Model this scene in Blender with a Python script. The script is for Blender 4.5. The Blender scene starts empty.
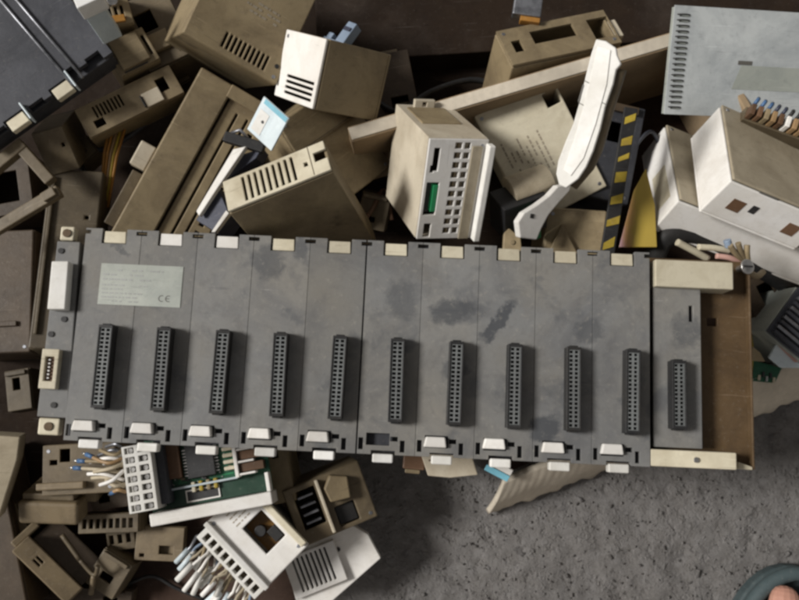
import bpy, bmesh, math, random
from mathutils import Vector, Matrix, noise
random.seed(7)
R = math.radians
scene = bpy.context.scene
COL = scene.collection

# ------------------------------------------------------------------ camera
F_PX = 800.0
CAM_LOC = Vector((0.0, -0.085, 0.66))
TILT = R(9.0)
cam_d = bpy.data.cameras.new('camera')
cam = bpy.data.objects.new('camera', cam_d)
COL.objects.link(cam)
cam.location = CAM_LOC
cam.rotation_euler = (TILT, 0, 0)
cam_d.sensor_width = 36
cam_d.lens = 36 * F_PX / 799.0
cam_d.clip_start = 0.01
cam_d.clip_end = 100
scene.camera = cam
RX = Matrix.Rotation(TILT, 3, 'X')

def ray(px, py):
    return RX @ Vector(((px - 399.5) / F_PX, -(py - 300.0) / F_PX, -1.0))

def at(px, py, z):
    d = ray(px, py)
    return CAM_LOC + d * ((z - CAM_LOC.z) / d.z)

class Fr:
    """A flat face given by its lower left, lower right and upper left corner; local z points out of it."""
    def __init__(s, A=None, B=None, C=None, M=None, lu=0, lv=0):
        if M is None:
            a, b, c = at(*A), at(*B), at(*C)
            u = (b - a); lu = u.length; u.normalize()
            v = c - a; v = v - u * v.dot(u); lv = v.length; v.normalize()
            w = u.cross(v)
            assert w.dot(CAM_LOC - a) > 0, ('flipped', A, B, C)
            M = Matrix(((u.x, v.x, w.x, a.x), (u.y, v.y, w.y, a.y), (u.z, v.z, w.z, a.z), (0, 0, 0, 1)))
        s.M = M; s.lu = lu; s.lv = lv; s.I = M.inverted()
    def loc(s, px, py, h=0.0):
        o = s.I @ CAM_LOC
        d = s.I.to_3x3() @ ray(px, py)
        t = (h - o.z) / d.z
        p = o + d * t
        return (p.x, p.y)
    def poly(s, pts, h=0.0):
        return [s.loc(p[0], p[1], h) for p in pts]
    def rect(s, x0, y0, x1, y1, h=0.0):
        a = [s.loc(x, y, h) for x, y in ((x0, y0), (x1, y0), (x1, y1), (x0, y1))]
        xs = sorted(p[0] for p in a); ys = sorted(p[1] for p in a)
        return ((xs[0] + xs[1]) / 2, (ys[0] + ys[1]) / 2, (xs[2] + xs[3]) / 2, (ys[2] + ys[3]) / 2)

def corner(P, Q1, Q2, Q3):
    """Box corner nearest the eye and three edges leaving it -> frame of the Q1 x Q2 face, depth along Q3."""
    p = at(*P); r = (p - CAM_LOC).normalized()
    es = []
    for q in (Q1, Q2, Q3):
        d = ray(*q)
        t = (p - CAM_LOC).dot(r) / d.dot(r)
        es.append(CAM_LOC + d * t - p)
    k12, k23, k13 = -es[0].dot(es[1]), -es[1].dot(es[2]), -es[0].dot(es[2])
    assert k12 > 0 and k23 > 0 and k13 > 0, (k12, k23, k13)
    d = (math.sqrt(k12 * k13 / k23), math.sqrt(k12 * k23 / k13), math.sqrt(k13 * k23 / k12))
    ax = [e + r * x for e, x in zip(es, d)]
    u = ax[0].normalized(); v = ax[1] - u * ax[1].dot(u); v.normalize(); w = u.cross(v)
    assert w.dot(ax[2]) < 0, 'flipped corner'
    M = Matrix(((u.x, v.x, w.x, p.x), (u.y, v.y, w.y, p.y), (u.z, v.z, w.z, p.z), (0, 0, 0, 1)))
    return Fr(M=M, lu=ax[0].length, lv=ax[1].length), ax[2].length

# ------------------------------------------------------------------ materials
MATS = {}
def nodes(name):
    m = bpy.data.materials.new(name); m.use_nodes = True
    nt = m.node_tree
    return m, nt, nt.nodes['Principled BSDF'], nt.nodes.new, nt.links.new

def coords(nt, scale):
    N, L = nt.nodes.new, nt.links.new
    tc = N('ShaderNodeTexCoord'); oi = N('ShaderNodeObjectInfo')
    mul = N('ShaderNodeVectorMath'); mul.operation = 'MULTIPLY_ADD'
    comb = N('ShaderNodeCombineXYZ')
    for i in range(3): L(oi.outputs['Random'], comb.inputs[i])
    mul.inputs[1].default_value = (scale, scale, scale)
    sc = N('ShaderNodeVectorMath'); sc.operation = 'SCALE'; sc.inputs['Scale'].default_value = 37.0
    L(comb.outputs[0], sc.inputs[0])
    L(tc.outputs['Object'], mul.inputs[0]); L(sc.outputs[0], mul.inputs[2])
    return mul.outputs[0]

def noise_ramp(nt, vec, scale, lo, hi, detail=6, rough=0.6, dist=0.0):
    N, L = nt.nodes.new, nt.links.new
    n = N('ShaderNodeTexNoise'); n.inputs['Scale'].default_value = scale
    n.inputs['Detail'].default_value = detail; n.inputs['Roughness'].default_value = rough
    n.inputs['Distortion'].default_value = dist
    L(vec, n.inputs['Vector'])
    mr = N('ShaderNodeMapRange'); mr.inputs['From Min'].default_value = lo; mr.inputs['From Max'].default_value = hi
    L(n.outputs['Fac'], mr.inputs['Value'])
    return mr.outputs['Result'], n.outputs['Fac']

def mixcol(nt, fac, a, b):
    mx = nt.nodes.new('ShaderNodeMix'); mx.data_type = 'RGBA'
    if isinstance(fac, float): mx.inputs[0].default_value = fac
    else: nt.links.new(fac, mx.inputs[0])
    for i, c in ((6, a), (7, b)):
        if isinstance(c, tuple): mx.inputs[i].default_value = (*c, 1)
        else: nt.links.new(c, mx.inputs[i])
    return mx.outputs[2]

def plastic(name, col, stain=None, amount=0.6, rough=0.5, dust=0.25, bump=0.15, spec=0.4, big=1.0):
    m, nt, b, N, L = nodes(name)
    vec = coords(nt, 1.0)
    stain = stain or tuple(c * 0.5 for c in col)
    s1, _ = noise_ramp(nt, vec, 24 * big, 0.42, 0.70, 9, 0.70, 0.5)
    s0, _ = noise_ramp(nt, vec, 13 * big, 0.48, 0.72, 6, 0.62, 0.2)
    s2, f2 = noise_ramp(nt, vec, 150, 0.55, 0.75, 5, 0.7)
    s3, _ = noise_ramp(nt, vec, 330, 0.58, 0.78, 5, 0.75)
    k0 = N('ShaderNodeMath'); k0.operation = 'MULTIPLY'; k0.inputs[1].default_value = 0.7; L(s0, k0.inputs[0])
    c = mixcol(nt, k0.outputs[0], col, tuple(min(0.85, x * 1.28 + 0.02) for x in col))
    sm = N('ShaderNodeMath'); sm.operation = 'MULTIPLY'; sm.inputs[1].default_value = min(0.9, amount * 1.2); L(s1, sm.inputs[0])
    c = mixcol(nt, sm.outputs[0], c, stain)
    sm2 = N('ShaderNodeMath'); sm2.operation = 'MULTIPLY'; sm2.inputs[1].default_value = amount * 0.5; L(s2, sm2.inputs[0])
    c = mixcol(nt, sm2.outputs[0], c, tuple(x * 0.6 for x in stain))
    sm3 = N('ShaderNodeMath'); sm3.operation = 'MULTIPLY'; sm3.inputs[1].default_value = dust; L(s3, sm3.inputs[0])
    c = mixcol(nt, sm3.outputs[0], c, (0.42, 0.38, 0.32))
    mp = N('ShaderNodeMapping'); mp.inputs['Rotation'].default_value = (0.2, 0.3, 0.6); mp.inputs['Scale'].default_value = (22, 520, 22); L(vec, mp.inputs['Vector'])
    sc1, _ = noise_ramp(nt, mp.outputs[0], 1.0, 0.66, 0.72, 3, 0.6, 0.3)
    mp = N('ShaderNodeMapping'); mp.inputs['Rotation'].default_value = (0.1, -0.2, -0.9); mp.inputs['Scale'].default_value = (30, 700, 30); L(vec, mp.inputs['Vector'])
    sc2, _ = noise_ramp(nt, mp.outputs[0], 1.0, 0.67, 0.72, 3, 0.6, 0.3)
    for sx_, cc_, a_ in ((sc1, tuple(min(1, x * 1.5 + 0.05) for x in col), 0.45), (sc2, tuple(x * 0.5 for x in stain), 0.5)):
        km = N('ShaderNodeMath'); km.operation = 'MULTIPLY'; km.inputs[1].default_value = a_ * min(1, amount * 1.5); L(sx_, km.inputs[0])
        c = mixcol(nt, km.outputs[0], c, cc_)
    hv = N('ShaderNodeHueSaturation'); oi2 = N('ShaderNodeObjectInfo')
    vr = N('ShaderNodeMapRange'); vr.inputs['To Min'].default_value = 0.84; vr.inputs['To Max'].default_value = 1.14; L(oi2.outputs['Random'], vr.inputs['Value'])
    L(vr.outputs[0], hv.inputs['Value']); L(c, hv.inputs['Color']); c = hv.outputs[0]
    L(c, b.inputs['Base Color'])
    rr = N('ShaderNodeMapRange'); rr.inputs['To Min'].default_value = rough - 0.12; rr.inputs['To Max'].default_value = rough + 0.2
    L(f2, rr.inputs['Value']); L(rr.outputs[0], b.inputs['Roughness'])
    b.inputs['Specular IOR Level'].default_value = spec
    bp = N('ShaderNodeBump'); bp.inputs['Strength'].default_value = bump; bp.inputs['Distance'].default_value = 0.001
    L(f2, bp.inputs['Height']); L(bp.outputs[0], b.inputs['Normal'])
    MATS[name] = m
    return m

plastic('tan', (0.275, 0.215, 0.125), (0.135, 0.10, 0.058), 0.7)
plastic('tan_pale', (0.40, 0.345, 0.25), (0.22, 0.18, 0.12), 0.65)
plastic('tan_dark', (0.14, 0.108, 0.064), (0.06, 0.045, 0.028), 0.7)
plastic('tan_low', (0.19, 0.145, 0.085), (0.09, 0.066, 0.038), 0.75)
plastic('umber_dim', (0.098, 0.076, 0.046), (0.05, 0.038, 0.024), 0.7)  # brown darkened to stand for the dim light at the left
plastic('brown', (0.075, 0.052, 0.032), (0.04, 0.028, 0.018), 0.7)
plastic('beige', (0.56, 0.50, 0.39), (0.33, 0.26, 0.17), 0.5)
plastic('white', (0.79, 0.77, 0.73), (0.46, 0.41, 0.34), 0.36)
plastic('cream', (0.60, 0.55, 0.42), (0.33, 0.27, 0.17), 0.5)
plastic('clean_white', (0.73, 0.72, 0.68), (0.45, 0.42, 0.36), 0.4, dust=0.2)

def rack_grey(spots, shapes):
    m, nt, b, N, L = nodes('rack_grey')
    vec = N('ShaderNodeTexCoord').outputs['Object']
    big, _ = noise_ramp(nt, vec, 7, 0.35, 0.65, 5, 0.6)
    c = mixcol(nt, big, (0.190, 0.194, 0.195), (0.212, 0.200, 0.175))
    grime, _ = noise_ramp(nt, vec, 17, 0.46, 0.70, 9, 0.70, 0.7)
    k = N('ShaderNodeMath'); k.operation = 'MULTIPLY'; k.inputs[1].default_value = 0.7; L(grime, k.inputs[0])
    c = mixcol(nt, k.outputs[0], c, (0.100, 0.102, 0.110))
    brn, _ = noise_ramp(nt, vec, 11, 0.52, 0.75, 8, 0.7, 0.4)
    k = N('ShaderNodeMath'); k.operation = 'MULTIPLY'; k.inputs[1].default_value = 0.5; L(brn, k.inputs[0])
    c = mixcol(nt, k.outputs[0], c, (0.15, 0.13, 0.10))
    blot, _ = noise_ramp(nt, vec, 33, 0.57, 0.66, 6, 0.6, 0.4)
    k = N('ShaderNodeMath'); k.operation = 'MULTIPLY'; k.inputs[1].default_value = 0.55; L(blot, k.inputs[0])
    c = mixcol(nt, k.outputs[0], c, (0.085, 0.09, 0.098))
    mp = N('ShaderNodeMapping'); mp.inputs['Rotation'].default_value = (0, 0, R(48)); mp.inputs['Scale'].default_value = (14, 95, 1); L(vec, mp.inputs['Vector'])
    smear, _ = noise_ramp(nt, mp.outputs[0], 1.0, 0.66, 0.74, 4, 0.55, 0.3)
    k = N('ShaderNodeMath'); k.operation = 'MULTIPLY'; k.inputs[1].default_value = 0.6; L(smear, k.inputs[0])
    c = mixcol(nt, k.outputs[0], c, (0.07, 0.072, 0.085))
    mp = N('ShaderNodeMapping'); mp.inputs['Rotation'].default_value = (0, 0, R(-25)); mp.inputs['Scale'].default_value = (18, 420, 1); L(vec, mp.inputs['Vector'])
    scr, _ = noise_ramp(nt, mp.outputs[0], 1.0, 0.70, 0.74, 4, 0.6, 0.4)
    k = N('ShaderNodeMath'); k.operation = 'MULTIPLY'; k.inputs[1].default_value = 0.75; L(scr, k.inputs[0])
    c = mixcol(nt, k.outputs[0], c, (0.36, 0.35, 0.33))
    sx_ = N('ShaderNodeSeparateXYZ'); L(vec, sx_.inputs[0])
    dv_ = N('ShaderNodeMath'); dv_.operation = 'DIVIDE'; dv_.inputs[1].default_value = W; L(sx_.outputs['X'], dv_.inputs[0])
    fl_ = N('ShaderNodeMath'); fl_.operation = 'FLOOR'; L(dv_.outputs[0], fl_.inputs[0])
    wh_ = N('ShaderNodeTexWhiteNoise'); wh_.noise_dimensions = '1D'; L(fl_.outputs[0], wh_.inputs['W'])
    hv_ = N('ShaderNodeHueSaturation'); mv_ = N('ShaderNodeMapRange'); mv_.inputs['To Min'].default_value = 0.88; mv_.inputs['To Max'].default_value = 1.08
    L(wh_.outputs['Value'], mv_.inputs['Value']); L(mv_.outputs[0], hv_.inputs['Value']); L(c, hv_.inputs['Color']); c = hv_.outputs[0]
    fine, _ = noise_ramp(nt, vec, 90, 0.50, 0.72, 8, 0.72, 0.3)
    k = N('ShaderNodeMath'); k.operation = 'MULTIPLY'; k.inputs[1].default_value = 0.5; L(fine, k.inputs[0])
    c = mixcol(nt, k.outputs[0], c, (0.115, 0.112, 0.108))
    wn = N('ShaderNodeTexNoise'); wn.inputs['Scale'].default_value = 95; wn.inputs['Detail'].default_value = 8; wn.inputs['Roughness'].default_value = 0.68; L(vec, wn.inputs['Vector'])
    ws = N('ShaderNodeVectorMath'); ws.operation = 'SCALE'; ws.inputs['Scale'].default_value = 0.022; L(wn.outputs['Color'], ws.inputs[0])
    wa = N('ShaderNodeVectorMath'); wa.operation = 'ADD'; L(vec, wa.inputs[0]); L(ws.outputs[0], wa.inputs[1])
    for (px_, py_), (ra_, rb_, an_, am_) in zip(spots, shapes):
        sb = N('ShaderNodeVectorMath'); sb.operation = 'SUBTRACT'; sb.inputs[1].default_value = (px_ + .011, py_ + .011, 0.011); L(wa.outputs[0], sb.inputs[0])
        mp = N('ShaderNodeMapping'); mp.vector_type = 'TEXTURE'; mp.inputs['Rotation'].default_value = (0, 0, an_); mp.inputs['Scale'].default_value = (ra_, rb_, 10); L(sb.outputs[0], mp.inputs['Vector'])
        ln_ = N('ShaderNodeVectorMath'); ln_.operation = 'LENGTH'; L(mp.outputs[0], ln_.inputs[0])
        mr_ = N('ShaderNodeMapRange'); mr_.inputs['From Min'].default_value = 1.10; mr_.inputs['From Max'].default_value = 0.72; mr_.inputs['To Max'].default_value = am_
        L(ln_.outputs['Value'], mr_.inputs['Value'])
        c = mixcol(nt, mr_.outputs[0], c, (0.066, 0.070, 0.077))
    dust, fd = noise_ramp(nt, vec, 210, 0.56, 0.80, 6, 0.75)
    k = N('ShaderNodeMath'); k.operation = 'MULTIPLY'; k.inputs[1].default_value = 0.7; L(dust, k.inputs[0])
    c = mixcol(nt, k.outputs[0], c, (0.34, 0.32, 0.28))
    L(c, b.inputs['Base Color'])
    rr = N('ShaderNodeMapRange'); rr.inputs['To Min'].default_value = 0.62; rr.inputs['To Max'].default_value = 0.4
    L(grime, rr.inputs['Value']); L(rr.outputs[0], b.inputs['Roughness'])
    b.inputs['Specular IOR Level'].default_value = 0.35
    bp = N('ShaderNodeBump'); bp.inputs['Strength'].default_value = 0.2; bp.inputs['Distance'].default_value = 0.001
    L(fd, bp.inputs['Height']); L(bp.outputs[0], b.inputs['Normal'])
    MATS['rack_grey'] = m
plastic('rack_dark', (0.045, 0.047, 0.055), (0.02, 0.02, 0.025), 0.7, rough=0.5)
plastic('navy', (0.035, 0.04, 0.065), (0.015, 0.016, 0.03), 0.6, rough=0.4)
plastic('old_grey', (0.055, 0.058, 0.070), (0.022, 0.024, 0.032), 0.8, rough=0.45)
plastic('black', (0.016, 0.016, 0.017), (0.03, 0.027, 0.022), 0.5, rough=0.5, dust=0.12)
plastic('socket_grey', (0.155, 0.165, 0.165), (0.10, 0.10, 0.10), 0.5, rough=0.5, dust=0.3)
plastic('rust_plate', (0.105, 0.064, 0.028), (0.05, 0.03, 0.014), 0.7, rough=0.6)
plastic('pcb', (0.018, 0.10, 0.05), (0.01, 0.05, 0.03), 0.6, rough=0.35, dust=0.2)
plastic('pcb_dark', (0.012, 0.045, 0.026), (0.008, 0.02, 0.014), 0.6, rough=0.4, dust=0.2)
plastic('green', (0.02, 0.25, 0.09), (0.01, 0.12, 0.05), 0.4, rough=0.4, dust=0.1)
plastic('amber', (0.22, 0.11, 0.02), (0.08, 0.04, 0.01), 0.7, rough=0.3)
plastic('relay_brown', (0.14, 0.075, 0.04), (0.07, 0.04, 0.02), 0.5)
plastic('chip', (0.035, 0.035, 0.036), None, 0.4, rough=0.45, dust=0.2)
plastic('blue', (0.06, 0.13, 0.26), (0.03, 0.06, 0.13), 0.4, rough=0.4, dust=0.1)
plastic('plug_blue', (0.25, 0.32, 0.42), (0.12, 0.16, 0.22), 0.5, rough=0.4, dust=0.1)
plastic('pale_blue', (0.58, 0.66, 0.70), (0.34, 0.40, 0.43), 0.5, rough=0.4)
plastic('cyan', (0.20, 0.50, 0.62), (0.12, 0.30, 0.40), 0.4, rough=0.35)
plastic('yellow', (0.42, 0.31, 0.035), (0.15, 0.10, 0.02), 0.8, rough=0.5, dust=0.25)
plastic('orange', (0.36, 0.17, 0.03), (0.18, 0.08, 0.02), 0.6)
plastic('pink', (0.55, 0.33, 0.28), (0.35, 0.20, 0.16), 0.5)
plastic('ink', (0.10, 0.095, 0.085), (0.16, 0.15, 0.13), 0.6)
plastic('label_ink', (0.27, 0.275, 0.265), (0.35, 0.36, 0.35), 0.6)
plastic('faint_ink', (0.33, 0.28, 0.21), (0.36, 0.32, 0.25), 0.6)
plastic('label_grey', (0.37, 0.39, 0.35), (0.25, 0.275, 0.26), 0.6, rough=0.4, dust=0.3)
plastic('paper', (0.56, 0.59, 0.59), (0.34, 0.37, 0.385), 0.85, rough=0.5, dust=0.15, big=0.7)
plastic('rubber', (0.055, 0.078, 0.083), (0.03, 0.045, 0.048), 0.5, rough=0.6, dust=0.2)
plastic('skin', (0.42, 0.23, 0.17), (0.33, 0.15, 0.11), 0.5, rough=0.45, dust=0.05)
plastic('nail', (0.60, 0.38, 0.32), None, 0.2, rough=0.3, dust=0.05)
plastic('copper_wire', (0.34, 0.22, 0.11), (0.2, 0.12, 0.06), 0.5, rough=0.4)

def metal(name, col, rough):
    m, nt, b, N, L = nodes(name)
    vec = coords(nt, 1.0)
    s1, f = noise_ramp(nt, vec, 160, 0.4, 0.7)
    L(mixcol(nt, s1, col, tuple(c * 0.5 for c in col)), b.inputs['Base Color'])
    b.inputs['Metallic'].default_value = 0.9; b.inputs['Roughness'].default_value = rough
    MATS[name] = m
metal('steel', (0.62, 0.61, 0.59), 0.32)
metal('dull_steel', (0.36, 0.37, 0.40), 0.45)

# cardboard: pale kraft with flute lines
def cardboard(name, col, flute):
    m, nt, b, N, L = nodes(name)
    vec = coords(nt, 1.0)
    s1, f1 = noise_ramp(nt, vec, 18, 0.35, 0.7, 7, 0.6)
    s2, f2 = noise_ramp(nt, vec, 240, 0.4, 0.7, 4, 0.7)
    c = mixcol(nt, s1, col, tuple(x * 0.62 for x in col))
    k = N('ShaderNodeMath'); k.operation = 'MULTIPLY'; k.inputs[1].default_value = 0.3; L(s2, k.inputs[0])
    c = mixcol(nt, k.outputs[0], c, tuple(x * 0.55 for x in col))
    L(c, b.inputs['Base Color']); b.inputs['Roughness'].default_value = 0.85; b.inputs['Specular IOR Level'].default_value = 0.2
    w = N('ShaderNodeTexWave'); w.inputs['Scale'].default_value = flute; w.inputs['Distortion'].default_value = 1.5
    w.inputs['Detail'].default_value = 2
    tc = N('ShaderNodeTexCoord'); L(tc.outputs['Object'], w.inputs['Vector'])
    add = N('ShaderNodeMath'); add.operation = 'ADD'; L(w.outputs['Fac'], add.inputs[0]); L(f2, add.inputs[1])
    bp = N('ShaderNodeBump'); bp.inputs['Strength'].default_value = 0.2; bp.inputs['Distance'].default_value = 0.0003
    L(add.outputs[0], bp.inputs['Height']); L(bp.outputs[0], b.inputs['Normal'])
    MATS[name] = m
cardboard('card', (0.36, 0.265, 0.165), 45)
cardboard('card_pale', (0.66, 0.59, 0.48), 45)
plastic('card_shaded', (0.022, 0.014, 0.009), (0.012, 0.008, 0.006), 0.7, rough=0.85, spec=0.15, dust=0.08)  # cardboard darkened to stand for shade behind and under the heap
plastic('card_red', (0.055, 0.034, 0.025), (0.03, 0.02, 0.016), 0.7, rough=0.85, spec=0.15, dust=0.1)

# worn concrete
m, nt, b, N, L = nodes('concrete')
tc = N('ShaderNodeTexCoord'); vec = tc.outputs['Object']
s1, f1 = noise_ramp(nt, vec, 9, 0.35, 0.7, 8, 0.62)
s2, f2 = noise_ramp(nt, vec, 95, 0.42, 0.68, 9, 0.74)
s3, f3 = noise_ramp(nt, vec, 420, 0.62, 0.72, 4, 0.7)
pit, fp_ = noise_ramp(nt, vec, 62, 0.57, 0.72, 5, 0.6, 0.1)
pit2, fp2 = noise_ramp(nt, vec, 170, 0.58, 0.72, 4, 0.6, 0.0)
chip, fch = noise_ramp(nt, vec, 130, 0.60, 0.70, 4, 0.6, 0.0)
c = mixcol(nt, s1, (0.178, 0.168, 0.158), (0.132, 0.125, 0.119))
def amt(x, a):
    k = N('ShaderNodeMath'); k.operation = 'MULTIPLY'; k.inputs[1].default_value = a; L(x, k.inputs[0]); return k.outputs[0]
c = mixcol(nt, amt(s2, 0.55), c, (0.27, 0.262, 0.258))
c = mixcol(nt, amt(s3, 0.5), c, (0.36, 0.345, 0.33))
mp = N('ShaderNodeMapping'); mp.inputs['Location'].default_value = (3.1, 5.7, 2.2); L(vec, mp.inputs['Vector'])
ch2, _ = noise_ramp(nt, mp.outputs[0], 90, 0.62, 0.70, 5, 0.6, 0.1)
c = mixcol(nt, amt(ch2, 0.6), c, (0.09, 0.085, 0.085))
L(c, b.inputs['Base Color']); b.inputs['Roughness'].default_value = 0.7; b.inputs['Specular IOR Level'].default_value = 0.4
def msum(a, bb, ka, kb):
    x = N('ShaderNodeMath'); x.operation = 'MULTIPLY'; x.inputs[1].default_value = ka; L(a, x.inputs[0])
    y = N('ShaderNodeMath'); y.operation = 'MULTIPLY_ADD'; y.inputs[1].default_value = kb; L(bb, y.inputs[0]); L(x.outputs[0], y.inputs[2])
    return y.outputs[0]
h = msum(pit, pit2, -1.0, -0.5)
h = msum(h, f2, 1.0, 1.6)
h = msum(h, f3, 1.0, 0.4)
h = msum(h, chip, 1.0, 0.7)
bp = N('ShaderNodeBump'); bp.inputs['Strength'].default_value = 0.8; bp.inputs['Distance'].default_value = 0.0026
L(h, bp.inputs['Height']); L(bp.outputs[0], b.inputs['Normal'])
MATS['concrete'] = m

# ------------------------------------------------------------------ mesh building
class MB:
    def __init__(s): s.bm = bmesh.new()
    def _face(s, vs):
        try: return s.bm.faces.new(vs)
        except ValueError: return None
    def box(s, x0, y0, z0, x1, y1, z1):
        x0, x1 = sorted((x0, x1)); y0, y1 = sorted((y0, y1)); z0, z1 = sorted((z0, z1))
        return s.poly([(x0, y0), (x1, y0), (x1, y1), (x0, y1)], z0, z1)
    def poly(s, pts, z0, z1, taper=0.0):
        a = sum(pts[i][0] * pts[(i + 1) % len(pts)][1] - pts[(i + 1) % len(pts)][0] * pts[i][1] for i in range(len(pts)))
        if a < 0: pts = list(reversed(pts))
        cx = sum(p[0] for p in pts) / len(pts); cy = sum(p[1] for p in pts) / len(pts)
        lo = [s.bm.verts.new((x, y, z0)) for x, y in pts]
        hi = [s.bm.verts.new((x + (cx - x) * taper, y + (cy - y) * taper, z1)) for x, y in pts]
        s._face(list(reversed(lo))); s._face(hi)
        n = len(pts)
        for i in range(n): s._face([lo[i], lo[(i + 1) % n], hi[(i + 1) % n], hi[i]])
        return s
    def plate(s, x0, y0, x1, y1, z0, z1, holes=()):
        xs = {x0, x1}; ys = {y0, y1}
        hs = []
        for h in holes:
            hx0, hx1 = sorted((h[0], h[2])); hy0, hy1 = sorted((h[1], h[3]))
            hx0, hx1 = max(hx0, x0), min(hx1, x1); hy0, hy1 = max(hy0, y0), min(hy1, y1)
            if hx1 - hx0 < 1e-5 or hy1 - hy0 < 1e-5: continue
            hs.append((hx0, hy0, hx1, hy1)); xs |= {hx0, hx1}; ys |= {hy0, hy1}
        def uniq(v):
            v = sorted(v); o = [v[0]]
            for q in v[1:]:
                if q - o[-1] > 1e-6: o.append(q)
            return o
        xs, ys = uniq(xs), uniq(ys)
        nx, ny = len(xs) - 1, len(ys) - 1
        solid = [[not any(h[0] - 1e-6 < (xs[i] + xs[i + 1]) / 2 < h[2] + 1e-6 and h[1] - 1e-6 < (ys[j] + ys[j + 1]) / 2 < h[3] + 1e-6 for h in hs)
                  for j in range(ny)] for i in range(nx)]
        V = {}
        def v(i, j, k):
            if (i, j, k) not in V: V[(i, j, k)] = s.bm.verts.new((xs[i], ys[j], z1 if k else z0))
            return V[(i, j, k)]
        def sol(i, j): return 0 <= i < nx and 0 <= j < ny and solid[i][j]
        for i in range(nx):
            for j in range(ny):
                if not solid[i][j]: continue
                s._face([v(i, j, 1), v(i + 1, j, 1), v(i + 1, j + 1, 1), v(i, j + 1, 1)])
                s._face([v(i, j + 1, 0), v(i + 1, j + 1, 0), v(i + 1, j, 0), v(i, j, 0)])
                if not sol(i, j - 1): s._face([v(i, j, 0), v(i + 1, j, 0), v(i + 1, j, 1), v(i, j, 1)])
                if not sol(i, j + 1): s._face([v(i + 1, j + 1, 0), v(i, j + 1, 0), v(i, j + 1, 1), v(i + 1, j + 1, 1)])
                if not sol(i - 1, j): s._face([v(i, j + 1, 0), v(i, j, 0), v(i, j, 1), v(i, j + 1, 1)])
                if not sol(i + 1, j): s._face([v(i + 1, j, 0), v(i + 1, j + 1, 0), v(i + 1, j + 1, 1), v(i + 1, j, 1)])
        return s
    def walls(s, x0, y0, x1, y1, z0, z1, t=0.002, floor=True):
        s.plate(x0, y0, x1, y1, z0, z1, [(x0 + t, y0 + t, x1 - t, y1 - t)])
        if floor: s.box(x0, y0, z0 - t, x1, y1, z0)
        return s
    def tube(s, pts, r, seg=8, r1=None):
        pts = [Vector(p) for p in pts]; n = len(pts); rings = []
        ref = Vector((0.31, 0.2, 1)).normalized()
        for i, p in enumerate(pts):
            d = (pts[min(i + 1, n - 1)] - pts[max(i - 1, 0)]).normalized()
            a = d.cross(ref)
            if a.length < 1e-3: a = d.cross(Vector((1, 0, 0)))
            a.normalize(); c = d.cross(a)
            rr = r if r1 is None else r + (r1 - r) * i / (n - 1)
            rings.append([s.bm.verts.new(p + (a * math.cos(2 * math.pi * k / seg) + c * math.sin(2 * math.pi * k / seg)) * rr) for k in range(seg)])
        for i in range(n - 1):
            for k in range(seg):
                f = s._face([rings[i][k], rings[i][(k + 1) % seg], rings[i + 1][(k + 1) % seg], rings[i + 1][k]])
                if f: f.smooth = True
        s._face(rings[0][::-1]); s._face(rings[-1])
        return s
    def cyl(s, x, y, z0, z1, r, seg=20):
        return s.poly([(x + r * math.cos(2 * math.pi * k / seg), y + r * math.sin(2 * math.pi * k / seg)) for k in range(seg)], z0, z1)
    def build(s, name, mat, parent=None, bevel=0.0004, seg=2, frame=None):
        bmesh.ops.recalc_face_normals(s.bm, faces=s.bm.faces)
        me = bpy.data.meshes.new(name); s.bm.to_mesh(me); s.bm.free()
        me.materials.append(MATS[mat])
        o = bpy.data.objects.new(name, me); COL.objects.link(o)
        if parent is not None: o.parent = parent
        elif frame is not None: o.matrix_world = frame.M
        if bevel:
            md = o.modifiers.new('edge', 'BEVEL'); md.width = bevel; md.segments = seg
            md.limit_method = 'ANGLE'; md.angle_limit = R(35); md.use_clamp_overlap = True
        return o

def tag(o, label, cat, group=None):
    o['label'] = label; o['category'] = cat
    if group: o['group'] = group
    return o
def thing(name, label, cat, frame=None, group=None):
    o = bpy.data.objects.new(name, None); COL.objects.link(o); o.empty_display_size = 0.01
    if frame is not None: o.matrix_world = frame.M
    return tag(o, label, cat, group)
def setting(o):
    o['kind'] = 'structure'; return o

def slots(x0, y0, x1, y1, n, duty=0.5, along='x'):
    out = []
    for i in range(n):
        if along == 'x':
            w = (x1 - x0) / n; out.append((x0 + w * i, y0, x0 + w * (i + duty), y1))
        else:
            w = (y1 - y0) / n; out.append((x0, y0 + w * i, x1, y0 + w * (i + duty)))
    return out

def dashes(mb, x0, y0, x1, y1, rows, z, h=0.5, along='x', fill=0.8):
    step = (y1 - y0) / rows if along == 'x' else (x1 - x0) / rows
    for i in range(rows):
        a = (x0 if along == 'x' else y0); e = (x1 if along == 'x' else y1)
        end = a + (e - a) * random.uniform(0.5, 1.0)
        while a < end:
            ln = random.uniform(0.0012, 0.004)
            if random.random() < fill:
                if along == 'x': mb.box(a, y0 + step * i, z, min(a + ln, e), y0 + step * (i + h), z + 0.00012)
                else: mb.box(x0 + step * i, a, z, x0 + step * (i + h), min(a + ln, e), z + 0.00012)
            a += ln + random.uniform(0.0006, 0.0014)
    return mb

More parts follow.
